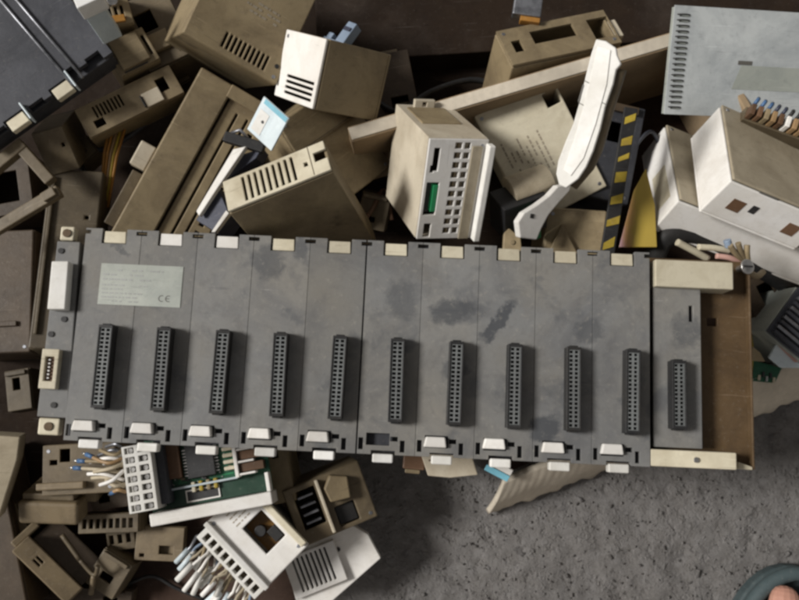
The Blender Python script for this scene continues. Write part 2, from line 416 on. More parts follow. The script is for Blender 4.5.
def module(name, label, cat, f, depth, mat, holes=(), front=None, t=0.0022, group=None, bevel=0.0005, lip=0.0):
    """Hollow plastic case: perforated front over four walls and a back."""
    root = thing(name, label, cat, f, group)
    MB().plate(0, 0, f.lu, f.lv, -t, 0, holes).build('front_panel', front or mat, root, bevel)
    lip = -0.0003
    if f.lu > 0.028 and f.lv > 0.028 and depth > 0.03:
        for q, (sx_, sy_) in enumerate(((0.0042, f.lv - 0.0042), (f.lu - 0.0042, 0.0042))):
            if not any(h_[0] - .003 < sx_ < h_[2] + .003 and h_[1] - .003 < sy_ < h_[3] + .003 for h_ in holes):
                MB().cyl(sx_, sy_, -0.0006, 0.0003, 0.0014, 14).build('screw', 'dull_steel', root, 0.0002)
    MB().walls(lip, lip, f.lu - lip, f.lv - lip, -depth, -t - 0.0008, t).build('housing', mat, root, bevel)
    return root

# ------------------------------------------------------------------ setting: ground
bm = bmesh.new()
nx, ny = 330, 290
gx0, gx1, gy0, gy1 = -0.50, 0.62, -0.52, 0.50
rows = []
for j in range(ny + 1):
    row = []
    for i in range(nx + 1):
        x = gx0 + (gx1 - gx0) * i / nx; y = gy0 + (gy1 - gy0) * j / ny
        p = Vector((x, y, 0))
        h = 0.0016 * noise.fractal(p * 14, 1.0, 2.0, 4)
        h += 0.0012 * noise.fractal(p * 70 + Vector((3, 1, 0)), 0.9, 2.1, 4)
        q = Vector((x * 52 + y * 20, y * 34 - x * 14, 7.7))
        g = noise.noise(q); h -= 0.0020 * max(0.0, g - 0.22) * 2.6
        g2 = noise.noise(p * 95 + Vector((9, 2, 5))); h += 0.0014 * max(0.0, g2 - 0.22) * 2
        e = min(1.0, 12 * min(x - gx0, gx1 - x, y - gy0, gy1 - y))
        row.append(bm.verts.new((x, y, h * max(e, 0) - 0.001)))
    rows.append(row)
for j in range(ny):
    for i in range(nx):
        bm.faces.new((rows[j][i], rows[j][i + 1], rows[j + 1][i + 1], rows[j + 1][i])).smooth = True
# the sheet goes on, flat, far beyond the picture
B = 30.0
ring_in = [rows[0][0], rows[0][nx], rows[ny][nx], rows[ny][0]]
ro = [bm.verts.new((sx * B, sy * B, -0.001)) for sx, sy in ((-1, -1), (1, -1), (1, 1), (-1, 1))]
edge = [[rows[0][i] for i in range(nx + 1)], [rows[j][nx] for j in range(ny + 1)],
        [rows[ny][i] for i in range(nx, -1, -1)], [rows[j][0] for j in range(ny, -1, -1)]]
for k in range(4):
    bm.faces.new([ro[k], ro[(k + 1) % 4]] + edge[k][::-1])
bmesh.ops.recalc_face_normals(bm, faces=bm.faces)
me = bpy.data.meshes.new('ground'); bm.to_mesh(me); bm.free(); me.materials.append(MATS['concrete'])
GROUND_H = None
ground = bpy.data.objects.new('ground', me); COL.objects.link(ground); setting(ground)
if sum(p.normal.z for p in me.polygons[:50]) < 0: me.flip_normals()

grit = bmesh.new(); random.seed(31)
for i in range(1500):
    px, py = random.uniform(270, 830), random.uniform(380, 640)
    p = at(px, py, 0.0)
    r = random.choice([.0006, .0007, .0009, .0012]) * random.uniform(.7, 1.3)
    if random.random() < 0.04: r *= 2.3
    M_ = Matrix.Translation((p.x, p.y, r * .25)) @ Matrix.Rotation(random.uniform(0, 6.28), 4, 'Z') @ Matrix.Diagonal((1, random.uniform(.5, .9), random.uniform(.4, .7), 1))
    ret = bmesh.ops.create_icosphere(grit, subdivisions=1, radius=r, matrix=M_)
    for v in ret['verts']: v.co += Vector((random.uniform(-1, 1), random.uniform(-1, 1), random.uniform(-1, 1))) * r * .25
me = bpy.data.meshes.new('gravel'); grit.to_mesh(me); grit.free(); me.materials.append(MATS['concrete'])
gr = bpy.data.objects.new('gravel', me); COL.objects.link(gr); gr['kind'] = 'stuff'; tag(gr, 'loose grey grit scattered over the rough concrete', 'grit')

# ------------------------------------------------------------------ the base unit (subject)
ZR = 0.14
RK = Fr((63, 440, ZR), (650.5, 467, ZR), (82, 227.5, ZR))
W, H = RK.lu / 10, RK.lv
rack_grey([RK.loc(*p) for p in ((452, 312), (497, 322), (545, 428), (268, 262), (120, 250), (402, 300), (455, 372), (590, 330), (690, 330), (300, 250))],
          [(.016, .010, 0.2, .8), (.017, .005, 0.9, .95), (.011, .010, 0.3, .9), (.010, .012, 0.5, .6), (.010, .003, -.9, .6), (.012, .014, .1, .5), (.009, .007, 0, .6), (.012, .009, 0.6, .6), (.010, .012, 0, .5), (.006, .010, .4, .6)])
rack = thing('plc_base_unit', 'long dirty grey rack with a row of black slot connectors on the heap', 'equipment rack', RK)
PX = W / 58.6
TH = 0.004
mb = MB()
for k in range(10):
    x0 = k * W + (0.00012 if k != 5 else 0.0005); x1 = (k + 1) * W - (0.00012 if k != 4 else 0.0005)
    b0 = k * W
    holes = [(b0 + 0.30 * W, H - 15.5 * PX, b0 + 0.735 * W, H + 1),                     # notch for the tab
             (b0 - 1, H - 6.0 * PX, b0 + 0.095 * W, H - 2.0 * PX), (b0 + 0.905 * W, H - 6.0 * PX, b0 + W + 1, H - 2.0 * PX),
             (b0 + 0.03 * W, 4.5 * PX, b0 + 0.11 * W, 16 * PX), (b0 + 0.74 * W, 3 * PX, b0 + 0.82 * W, 14.5 * PX),
             (b0 + 0.16 * W, 9 * PX, b0 + 0.56 * W, 21 * PX), (b0 + 0.57 * W, 13.5 * PX, b0 + 0.70 * W, 18 * PX),
             (b0 + 0.25 * W, -1, b0 + 0.66 * W, 4 * PX)]
    # shallow cut between sections along the lower edge
    mb.plate(x0, 0, x1, H, -TH, 0, holes)
body = mb.build('housing', 'rack_grey', rack, 0.0003)
MB().box(0.0005, 0.0015, -0.016, 10 * W - 0.0005, H - 0.0015, -TH - 0.0012).build('base_frame', 'rack_dark', rack, 0.0006)
# cream tabs in the upper notches
for k in range(10):
    tm = 'cream' if k in (0, 3, 4, 5, 8) else ('white' if k in (1, 2) else 'cream')
    x = k * W
    MB().poly([(x + 0.325 * W, H - 14.6 * PX), (x + 0.715 * W, H - 14.6 * PX), (x + 0.705 * W, H - 2.2 * PX), (x + 0.33 * W, H - 2.2 * PX)],
              -TH - 0.001, -0.0012).build('label_tab', tm, rack, 0.0004)
# clips along the lower edge
up = down = None
for k in range(10):
    x = k * W
    if k != 5:
        if up is None:
            mbc = MB()
            mbc.poly([(0.13 * W, 9.8 * PX), (0.54 * W, 9.8 * PX), (0.51 * W, 20.5 * PX), (0.17 * W, 20.5 * PX)], -TH, 0.0034, 0.05)
            up = mbc.build('clip', 'white', rack, 0.0009, 3); o = up
        else:
            o = up.copy(); COL.objects.link(o); o.parent = rack
        o.location = (x, 0.0004 * math.sin(k * 3), 0)
    if down is None:
        mbc = MB(); mbc.box(0.28 * W, -7.4 * PX, -0.006, 0.63 * W, 1.2 * PX, 0.0016)
        down = mbc.build('release_lever', 'clean_white', rack, 0.0009, 3); o = down
    else:
        o = down.copy(); COL.objects.link(o); o.parent = rack
    o.location = (x, 0.0003 * math.cos(k * 2), 0)
# slot connectors
def make_connector(w, h, rows, parent):
    sh = MB(); sh.plate(-w / 2, -h / 2, w / 2, h / 2, 0.0002, 0.0100, [(-w / 2 + 0.0011, -h / 2 + 0.0018, w / 2 - 0.0011, h / 2 - 0.0018)])
    sh.box(-w * 0.30, h / 2, 0.0002, w * 0.30, h / 2 + 0.001, 0.0085); sh.box(-w * 0.30, -h / 2 - 0.001, 0.0002, w * 0.30, -h / 2, 0.0085)
    c = sh.build('slot_connector', 'black', parent, 0.0003)
    iw, ih = w - 0.0023, h - 0.0038
    hl = []
    for i in range(rows):
        y = -ih / 2 + ih * (i + 0.5) / rows
        for cx in (-iw * 0.24, iw * 0.24):
            hl.append((cx - 0.0011, y - ih / rows * 0.32, cx + 0.0011, y + ih / rows * 0.32))
    s = MB(); s.plate(-iw / 2, -ih / 2, iw / 2, ih / 2, 0.0070, 0.0093, hl)
    s.build('socket', 'socket_grey', c, 0)
    f = MB(); f.box(-iw / 2, -ih / 2, 0.0003, iw / 2, ih / 2, 0.0052); f.build('pin_bed', 'black', c, 0)
    return c
c1 = RK.loc(101.8, 366.0, 0.0095); c10 = RK.loc(633.2, 391.3, 0.0095)
conn = make_connector(0.0092, 0.0530, 18, rack)
for k in range(10):
    if k == 0: o = conn
    else:
        o = conn.copy(); COL.objects.link(o); o.parent = rack
        for ch in conn.children:
            d = ch.copy(); COL.objects.link(d); d.parent = o
    t = k / 9
    o.rotation_euler = (0, 0, R(0.7) * math.sin(k * 2.7))
    o.location = (c1[0] + (c10[0] - c1[0]) * t, c1[1] + (c10[1] - c1[1]) * t, 0)
# nameplate
x0, y0, x1, y1 = RK.rect(99.5, 265, 182, 306)
lab = MB().box(x0, y0, 0.0001, x1, y1, 0.0004).build('nameplate', 'label_grey', rack, 0)
pm = MB()
random.seed(3)
dashes(pm, x0 + 0.002, y0 + 0.0165, x1 - 0.003, y1 - 0.0015, 3, 0.0004, 0.3)
dashes(pm, x0 + 0.002, y0 + 0.002, x0 + 0.032, y0 + 0.0155, 5, 0.0004, 0.28)
pm.build('print', 'label_ink', lab, 0)
cm = MB()
for ox, bar in ((0.0, False), (0.0045, True)):
    cx_, cy_ = x1 - 0.0125 + ox, y0 + 0.0055
    for k in range(10):
        a0 = R(65 + 23 * k); a1 = R(65 + 23 * (k + 1))
        q_ = [(cx_ + rr_ * math.cos(a_), cy_ + rr_ * math.sin(a_)) for rr_, a_ in ((.0022, a0), (.0017, a0), (.0017, a1), (.0022, a1))]
        cm.poly(q_, 0.0004, 0.00052)
    if bar: cm.box(cx_ - 0.0017, cy_ - 0.00025, 0.0004, cx_ + 0.0004, cy_ + 0.00025, 0.00053)
cm.build('mark', 'ink', lab, 0)
# small scars: a chipped speck here and there
# left end panel
lp = [RK.loc(*p) for p in ((56.5, 240.5), (79.5, 241.5), (66, 418), (36, 416.5))]
hx = [RK.loc(*p) for p in ((60.5, 250.5), (63.5, 319), (50.5, 334), (53, 405))]
ep = MB(); ep.poly([(p[0], p[1]) for p in lp], -0.016, -0.0012)
end = ep.build('end_panel', 'rack_grey', rack, 0.0006)
hm = MB()
for x, y in hx: MB().cyl(x, y, -0.0011, -0.0003, 0.0019).build('screw_hole', 'black', end, 0)
q = [RK.loc(*p, 0.006) for p in ((52.5, 261.5), (69.5, 261.5), (65.8, 309.5), (48, 309.5))]
MB().poly(q, -0.001, 0.0075).build('plug_cover', 'clean_white', rack, 0.0008, 3)
x0, y0, x1, y1 = RK.rect(41, 349, 58.5, 389, 0.003)
dc = MB().plate(x0, y0, x1, y1, -0.0012, 0.0045, [(x0 + 0.0028, y0 + 0.005, x1 - 0.0028, y1 - 0.005)]).build('cable_port', 'cream', rack, 0.0006)
MB().box(x0 + 0.0028, y0 + 0.005, -0.001, x1 - 0.0028, y1 - 0.005, 0.0012).build('port_insert', 'relay_brown', dc, 0)
pn = MB()
for i in range(6):
    yy = y0 + 0.007 + i * (y1 - y0 - 0.014) / 5
    pn.box(x0 + 0.0045, yy - 0.0005, 0.0012, x0 + 0.0058, yy + 0.0005, 0.0035)
pn.build('port_pin', 'steel', dc, 0)
# mounting ears
for (px, py, w_, h_) in ((67.5, 233.5, 15, 15), (49, 426.5, 22, 17)):
    x, y = RK.loc(px, py, -0.006)
    ear = MB(); ear.box(x - w_ * PX / 2, y - h_ * PX / 2, -0.012, x + w_ * PX / 2, y + h_ * PX / 2, -0.0055)
    ear = ear.build('mounting_ear', 'cream', rack, 0.0012, 3)
    MB().cyl(x, y, -0.0055, -0.0045, 0.0028).build('screw_hole', 'rust_plate', ear, 0)
# right end section
x0, y0, x1, y1 = RK.rect(655, 287, 703.5, 448)
sx0, sy0, sx1, sy1 = RK.rect(691, 305, 695, 321)
es = MB(); es.plate(x0, y0, x1, y1, -0.0075, -0.0035, [(sx0, sy0, sx1, sy1)])
es = es.build('power_section', 'rack_grey', rack, 0.0005)
MB().box(x0 + 0.0005, y0 + 0.0005, -0.0155, x1 - 0.0005, y1 - 0.0005, -0.0085).build('section_base', 'rack_dark', es, 0)
c11 = make_connector(0.0092, 0.0435, 15, rack)
cc = RK.loc(679.5, 394.5, 0.006)
c11.location = (cc[0], cc[1], -0.0035)
x0, y0, x1, y1 = RK.rect(702, 261, 748, 468, -0.017)
hx0, hy0, hx1, hy1 = RK.rect(707, 318, 717, 326, -0.017)
bp_ = MB(); bp_.plate(RK.loc(640, 300, -0.017)[0], y0, x1, y1, -0.0195, -0.0170, [(hx0, hy0, hx1, hy1)])
bp_.box(x1 - 0.0015, y0, -0.0168, x1, y1, -0.010)
bpo = bp_.build('mounting_plate', 'rust_plate', rack, 0.0005)
x0, y0, x1, y1 = RK.rect(655, 261, 733, 288, 0.001)
MB().box(x0, y0, -0.0165, x1, y1, 0.0015).build('upper_rail', 'cream', rack, 0.0007)
x0, y0, x1, y1 = RK.rect(650.5, 451, 737, 468, 0.0)
lr = MB().box(x0, y0, -0.0165, x1, y1, -0.0004).build('lower_rail', 'cream', rack, 0.0007)
sx, sy = RK.loc(696, 460)
MB().cyl(sx, sy, -0.0003, 0.0010, 0.0018).build('rivet', 'steel', lr, 0.0003)
MB().poly([RK.loc(*p, -0.01) for p in ((738, 462), (752, 467), (752, 470), (738, 469))], -0.0165, -0.009).build('rail_end', 'cream', lr, 0.0004)

# ------------------------------------------------------------------ cartons
def wall_strip(mb, a, b, z0, z1, t):
    """upright wall from world point a to b"""
    d = (b - a); d.z = 0; d.normalize(); n = Vector((-d.y, d.x, 0)) * t
    lo = [Vector((p.x, p.y, z0)) for p in (a, b, b + n, a + n)]
    hi = [Vector((p.x, p.y, z1)) for p in (a, b, b + n, a + n)]
    vl = [mb.bm.verts.new(p) for p in lo]; vh = [mb.bm.verts.new(p) for p in hi]
    mb._face(vl[::-1]); mb._face(vh)
    for i in range(4): mb._face([vl[i], vl[(i + 1) % 4], vh[(i + 1) % 4], vh[i]])

box_root = thing('cardboard_carton', 'open corrugated carton with torn flap under the right end of the rack, full of parts', 'carton')
ZB = 0.108
ra, rb = at(352, 142, ZB), at(712, 36, ZB)
mb = MB(); wall_strip(mb, ra, rb, 0.004, ZB, 0.012); mb.build('back_wall', 'card', box_root, 0.001, 2)
# pale broken top edge of that wall
mb = MB(); wall_strip(mb, ra + Vector((0, 0.0012, 0)), rb + Vector((0, 0.0012, 0)), ZB, ZB + 0.0012, 0.0095); mb.build('wall_rim', 'card_pale', box_root, 0.0005)
fa, fb = at(503, 480, 0.048), at(835, 343, 0.048)
mb = MB(); wall_strip(mb, rb, fb, 0.004, ZB - 0.01, 0.006); mb.build('side_wall', 'card', box_root, 0.001)
mb = MB()
vb = [mb.bm.verts.new(Vector((p.x, p.y, 0.006))) for p in (ra, rb, fb, fa)]
mb._face(vb); mb.build('carton_base', 'card_red', box_root, 0)
# torn, fluted outer flap lying out to the ground
ga, gb = at(487, 512, 0.006), at(845, 381, 0.006)
mb = MB(); NS, NT = 260, 14
fl = []
for i in range(NS + 1):
    s_ = i / NS; row = []
    for j in range(NT + 1):
        t_ = j / NT
        p = fa.lerp(fb, s_).lerp(ga.lerp(gb, s_), t_)
        arc = math.sin(min(1, t_ * 1.0) * math.pi) * 0.005
        rip = 0.00016 * math.sin(s_ * 260 + 2.5 * t_ * t_ * 3 + 1.5 * noise.noise(Vector((s_ * 6, t_ * 2, 0)))) * (1 - 0.85 * t_)
        wob = 0.0016 * noise.noise(Vector((s_ * 9, t_ * 2.2, 4)))
        p = p + Vector((0, -0.3, 0.9)) * (arc + rip + wob)
        if j == NT: p += Vector((0.2, -1, 0)) * 0.004 * noise.noise(Vector((s_ * 30, 0, 2)))
        row.append(mb.bm.verts.new(p))
    fl.append(row)
for i in range(NS):
    for j in range(NT):
        f = mb._face([fl[i][j], fl[i + 1][j], fl[i + 1][j + 1], fl[i][j + 1]]); f.smooth = True
flap = mb.build('torn_flap', 'card_pale', box_root, 0)
md = flap.modifiers.new('thick', 'SOLIDIFY'); md.thickness = 0.0045; md.offset = 0

# brown carton at the far side
fbk = Fr((318, 62, 0.035), (860, 28, 0.035), (312, -120, 0.030))
t = thing('brown_carton', 'closed brown carton, shade put into its dark colour, at the far edge behind the heap', 'carton', fbk)
MB().box(0, 0, -0.033, fbk.lu, fbk.lv, 0).build('carton_top', 'card_shaded', t, 0.001)  # near-black colour takes the place of shade on the carton
MB().box(fbk.lu * 0.02, fbk.lv * 0.47, 0.0002, fbk.lu * 0.98, fbk.lv * 0.6, 0.0005).build('tape', 'card_red', t, 0)
# reddish sheet, and one darkened as gap shade, under the heap at left
def sheet(label, pts, z, mat, name='cardboard_sheet'):
    f = Fr((pts[0][0], pts[0][1], z), (pts[1][0], pts[1][1], z), (pts[-1][0], pts[-1][1], z))
    o = MB().poly(f.poly(pts), -0.003, 0).build(name, mat, None, 0.0006, frame=f)
    return tag(o, label, 'cardboard')
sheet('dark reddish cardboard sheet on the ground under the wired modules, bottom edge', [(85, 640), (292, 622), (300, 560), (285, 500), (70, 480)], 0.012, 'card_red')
sheet('large brown cardboard sheet, coloured dark for shade, flat beneath the heap on the left', [(-60, 640), (96, 640), (290, 470), (400, 300), (560, 260), (560, 40), (330, -60), (-60, -60)], 0.007, 'card_shaded')

# ------------------------------------------------------------------ heap, upper left
# dark base unit in the corner
f = Fr((-22, 147, 0.115), (112, 52, 0.115), (-92, 48, 0.115))
t = thing('plc_base_unit', 'dark blue-grey rack with cream tabs, cut off by the top left corner', 'equipment rack', f)
hs = []
for (px, py) in ((62, 89), (17, 121)):
    x, y = f.loc(px, py); hs.append((x - 0.0085, y - 0.0055, x + 0.0085, y + 0.0055))
    hs.append((x - 0.006, y - 0.0145, x + 0.0075, y - 0.0075))
for (px, py, w_, h_) in ((38, 106, .006, .004), (84, 74, .008, .006), (98, 64, .006, .009), (0, 134, .006, .004), (72, 70, .004, .003)):
    x, y = f.loc(px, py); hs.append((x - w_, y - h_, x + w_, y + h_))
MB().plate(0, 0, f.lu, f.lv, -0.004, 0, hs).build('housing', 'old_grey', t, 0.0006)
MB().box(0.001, 0.001, -0.022, f.lu - 0.001, f.lv, -0.0065).build('base_frame', 'rack_dark', t, 0.0006)
for (px, py) in ((62, 89), (17, 121)):
    x, y = f.loc(px, py); MB().box(x - 0.007, y - 0.0045, -0.0062, x + 0.007, y + 0.0045, -0.0008).build('label_tab', 'cream', t, 0.0006)
    MB().box(x + 0.0088, y - 0.007, -0.004, x + 0.0100, y + 0.008, 0.0045).build('latch', 'pale_blue', t, 0.0004)
a = f.loc(84, 79); b_ = f.loc(14, 2)
mbr = MB(); 
for off, hh in ((0, 0.004), (0.009, 0.003)):
    mbr.tube([(a[0] - off, a[1], hh * 0.5), (b_[0] - off + 0.0, b_[1] + 0.05, hh * 0.5)], 0.0011, 6)
mbr.build('edge_rail', 'dull_steel', t, 0)
# brown wooden-looking strip beside its rail
f2 = Fr((58, 28, 0.105), (72, 17, 0.105), (30, -14, 0.105))
t = thing('terminal_cover', 'brown terminal cover strip wedged beside the dark rack, top left', 'cover', f2)
MB().box(0, 0, -0.012, f2.lu, f2.lv, 0).build('strip', 'tan_dark', t, 0.0008)
MB().box(f2.lu * 0.3, 0.004, 0.0002, f2.lu * 0.7, f2.lv * 0.8, 0.0022).build('rib', 'brown', t, 0.0004)
# pale blue block
fw = Fr((104, 45, 0.122), (119, 38, 0.122), (84, 20, 0.148))
t = thing('connector_block', 'pale blue-grey plastic block with white top, beside the dark rack', 'connector', fw)
MB().box(0, 0, -0.012, fw.lu * 1.25, fw.lv, 0).build('shell', 'pale_blue', t, 0.0008)
MB().box(-0.001, fw.lv + 0.0002, -0.012, fw.lu * 1.25 + 0.003, fw.lv + 0.012, 0.001).build('cap', 'clean_white', t, 0.0008)

# flat tan module with louvres
f = Fr((90, 138, 0.085), (184, 92, 0.078), (70, 112, 0.09))
vx0, vy0, vx1, vy1 = f.rect(84, 100, 116, 116)
hs = slots(0.012, f.lv * 0.45, 0.036, f.lv * 0.85, 8, 0.5)
hs += [(f.lu * 0.80, f.lv * 0.30, f.lu * 0.90, f.lv * 0.75), (0.008, 0.004, 0.016, 0.010)]
t = module('plc_module', 'flat tan module with short louvres and a dark hole, below the pale blue block', 'module', f, 0.035, 'tan', hs)
MB().box(f.lu * 0.62, 0.001, 0.0002, f.lu * 0.80, 0.012, 0.0022).build('label_tab', 'beige', t, 0.0005)
MB().box(f.lu * 0.60, 0.002, 0.0002, f.lu * 0.615, 0.011, 0.0035).build('latch', 'black', t, 0.0003)
f = Fr((122, 76, 0.095), (160, 58, 0.09), (104, 44, 0.10))
t = module('plc_module', 'small tan module with a recessed lid, between the pale blue block and louvred case', 'module', f, 0.05, 'tan', [(f.lu * .85, f.lv * .2, f.lu * .93, f.lv * .8)])
MB().plate(f.lu * .1, f.lv * .1, f.lu * .8, f.lv * .95, 0.0002, 0.0025, []).build('lid', 'tan', t, 0.0006)
MB().box(f.lu * .1, f.lv * .02, 0.0002, f.lu * .7, f.lv * .06, 0.0004).build('seam', 'black', t, 0)
f = Fr((150, 72, 0.08), (196, 50, 0.08), (122, 4, 0.08))
t = module('plc_module', 'tan brown module with dark square opening, left of the large vented panel', 'module', f, 0.055, 'tan_dark',
           [(f.lu * .18, f.lv * .50, f.lu * .55, f.lv * .78), (f.lu * .72, f.lv * .08, f.lu * .9, f.lv * .2)])
MB().box(f.lu * .08, f.lv * .18, 0.0002, f.lu * .66, f.lv * .42, 0.004).build('raised_panel', 'tan', t, 0.0006)
f = Fr((108, 26, 0.11), (134, 22, 0.105), (106, -12, 0.115))
t = module('connector_piece', 'small tan and orange connector piece at the top edge beside the pale blue block', 'connector', f, 0.03, 'tan', slots(0.003, 0.003, f.lu - .003, f.lv * .5, 3, .5))
MB().cyl(f.lu * .4, f.lv * .6, 0.0002, 0.006, 0.004).build('terminal_screw', 'steel', t, 0.0004)
MB().box(f.lu * .2, 0.001, 0.0002, f.lu * .7, 0.006, 0.003).build('marker', 'orange', t, 0.0004)

# large tan vented panel
f = Fr((183, 32, 0.150), (276, 85, 0.112), (239, -52, 0.155))
hs = slots(0.026, 0.0045, 0.062, 0.0155, 10, 0.5)
t = module('plc_module', 'large tan case with ten short vents along its lower edge, at the top edge', 'module', f, 0.085, 'tan', hs, bevel=0.0012)
MB().cyl(f.lu * 0.93, 0.012, -0.0005, 0.0006, 0.0016).build('screw', 'black', t, 0.0002)
random.seed(11)
pm = MB(); dashes(pm, 0.03, f.lv * 0.52, 0.065, f.lv * 0.68, 3, 0.0001, 0.4); pm.build('print', 'faint_ink', t, 0)

# case with glare put into the white front, shade into the tan sides
f = Fr((274, 95, 0.105), (312, 109, 0.138), (306.5, 34, 0.142))
hs = [(0.010 + 0.002, 0.004 + i * 0.0038, f.lu - 0.004, 0.004 + i * 0.0038 + 0.0019) for i in range(4)]
t = module('plc_module', 'light faced case, glare coloured into its front, wide slots below, beside the blue-grey plug', 'module', f, 0.055, 'tan', hs, front='white', bevel=0.0007)
fp = Fr((318, 44, 0.105), (338, 52, 0.115), (344, 14, 0.108))
t = thing('cable_plug', 'small blue-grey plug sticking up behind the light faced case', 'plug', fp)
MB().box(0, 0, -0.012, fp.lu, 0.008, 0).build('plug_body', 'plug_blue', t, 0.0006)
MB().box(0.001, 0.0083, -0.010, 0.0062, 0.013, -0.001).build('key', 'plug_blue', t, 0.0006)
MB().box(fp.lu * .5, 0.0083, -0.009, fp.lu * .9, 0.026, -0.001).build('latch_arm', 'plug_blue', t, 0.0006)
MB().box(fp.lu * .55, 0.018, -0.0008, fp.lu * .85, 0.021, 0.0002).build('latch_tip', 'navy', t, 0.0002)

# tan case behind the vented one
f = Fr((332, 212, 0.085), (392, 166, 0.062), (280, 122, 0.118))
t = module('plc_module', 'plain dark tan case tilted behind the comb-vented beige case', 'module', f, 0.05, 'tan', [], bevel=0.0015)
MB().box(f.lu - 0.013, f.lv * .30, 0.0002, f.lu - 0.004, f.lv * .40, 0.002).build('latch', 'tan', t, 0.0008)
MB().box(0.002, f.lv * .66, 0.0002, f.lu - 0.002, f.lv * .665, 0.0006).build('seam', 'brown', t, 0)

# comb-vented beige case
f = Fr((228, 211, 0.160), (331, 169, 0.172), (217, 184, 0.150))
hs = slots(f.lu * 0.18, f.lv * 0.10, f.lu * 0.72, f.lv * 0.90, 9, 0.42)
hs += [(f.lu * .88, f.lv * .42, f.lu + 1, f.lv * .72), (f.lu * .775, f.lv * .40, f.lu * .81, f.lv * .54)]
t = module('plc_module', 'beige case with nine long comb vents and a notched end, touching the rack', 'module', f, 0.10, 'tan', hs, front='cream', bevel=0.0007)
MB().box(f.lu * .84, 0.0006, 0.00015, f.lu * .845, f.lv - .0006, 0.0004).build('seam', 'tan_dark', t, 0)

# navy card with white rim left of it
f = Fr((205, 232, 0.125), (236, 215, 0.130), (236, 150, 0.125))
t = thing('edge_bracket', 'dark navy open part with a white angled rim, left of the comb-vented case', 'bracket', f)
MB().poly(f.poly([(217, 186), (228, 211), (214, 231), (196, 220)], -0.006), -0.03, -0.006).build('recess', 'navy', t, 0.0004)
MB().poly(f.poly([(233, 149), (246, 146), (218, 187), (199, 216), (196, 211)]), -0.004, 0).build('rim', 'white', t, 0.0006)
MB().poly(f.poly([(226, 210), (229, 213), (215, 232), (211, 232)]), -0.004, 0).build('lower_rim', 'white', t, 0.0004)
MB().poly(f.poly([(240, 155), (262, 148), (256, 158), (226, 180)], -0.008), -0.02, -0.008).build('inner_panel', 'navy', t, 0.0004)
# shiny label piece
f = Fr((247, 129, 0.135), (271, 151, 0.14), (268, 100, 0.15))
t = thing('sticker_card', 'shiny white and blue label card with a cyan edge, standing above the comb vents', 'card', f)
MB().box(0, 0, -0.0015, f.lu, f.lv, 0).build('card', 'pale_blue', t, 0.0003)
MB().box(f.lu * .1, f.lv * .86, 0.0001, f.lu * .98, f.lv * .99, 0.0003).build('stripe', 'cyan', t, 0)
MB().box(f.lu * .1, f.lv * .1, 0.0001, f.lu * .45, f.lv * .7, 0.0003).build('panel', 'clean_white', t, 0)
MB().cyl(f.lu * .35, f.lv * .45, 0.0003, 0.0006, 0.0011).build('dot', 'black', t, 0)
f = Fr((222, 140, 0.125), (262, 152, 0.125), (226, 126, 0.125))
t = thing('black_clip', 'black plastic clip lying across the white rim beside the shiny label card', 'clip', f)
MB().box(0, 0, -0.006, f.lu, f.lv * .7, 0).build('body', 'black', t, 0.0008)
MB().tube([(0.004, f.lv * .7, -.002), (0.010, f.lv, 0.001), (0.016, f.lv * .7, -.002)], 0.0012).build('loop', 'dull_steel', t, 0)

# long tan terminal module
f = Fr((112, 230, 0.100), (190, 270, 0.078), (204, 68, 0.112))
t = thing('terminal_module', 'long tan module with raised rail and deep groove, below the big vented case', 'module', f)
LW, LL = f.lu, f.lv
MB().box(0, -0.02, -0.06, LW, LL, -0.012).build('housing', 'tan_dark', t, 0.001)
MB().box(0, -0.02, -0.0118, LW * .43, LL, 0).build('rail', 'tan', t, 0.0012)
MB().plate(LW * .46, -0.02, LW, LL, -0.0118, -0.003, [(LW * .60, -0.01, LW * .63, LL * .88), (LW * .74, -0.01, LW * .77, LL * .88)] + slots(LW * .84, 0.01, LW * .90, LL * .85, 14, .4, 'y')).build('terminal_row', 'tan', t, 0.0006)
MB().box(LW * .40, LL * .93, -0.0118, LW, LL + .0005, 0.001).build('end_wall', 'tan', t, 0.0008)
MB().box(-0.012, LL * .36, -0.03, -0.0003, LL * .50, -0.004).build('latch', 'beige', t, 0.001)
MB().box(-0.008, 0.002, -0.03, -0.0003, LL * .34, -0.010).build('side_rib', 'tan_dark', t, 0.0006)

# yellow/orange harness
f = Fr((98, 205, 0.05), (112, 208, 0.05), (112, 128, 0.06))
t = thing('wire_harness', 'orange brown ribbon of wires in the gap left of the long terminal module', 'wires', f)
for i in range(5):
    pts = [(0.002 * i, 0.0, 0), (0.002 * i + .001, 0.02, 0.004), (0.002 * i + .0005 * (i - 2), 0.04, 0.006), (0.002 * i + .001 * (i - 2), 0.062, 0.004)]
    MB().tube(pts, 0.0011).build('wire', ['orange', 'orange', 'copper_wire', 'yellow', 'orange'][i], t, 0)
# dark frames on the left
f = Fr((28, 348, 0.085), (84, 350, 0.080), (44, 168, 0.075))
t = module('panel_cover', 'brown upright cover panel, coloured dim as in shade, left of the rack', 'cover', f, 0.03, 'umber_dim', [(f.lu * .75, f.lv * .72, f.lu * .82, f.lv * .74)], bevel=0.0012)
MB().box(f.lu * .08, 0.01, 0.0002, f.lu * .14, f.lv * .95, 0.003).build('rib', 'umber_dim', t, 0.0006)
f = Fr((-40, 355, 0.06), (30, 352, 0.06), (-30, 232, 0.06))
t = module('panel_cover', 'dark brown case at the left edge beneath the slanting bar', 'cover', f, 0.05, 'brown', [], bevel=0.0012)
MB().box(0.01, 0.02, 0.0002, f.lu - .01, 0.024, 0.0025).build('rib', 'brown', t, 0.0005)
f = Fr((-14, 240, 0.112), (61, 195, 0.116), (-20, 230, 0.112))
t = thing('mounting_bar', 'slanting dull tan bar crossing the dark gap at the left edge', 'bar', f)
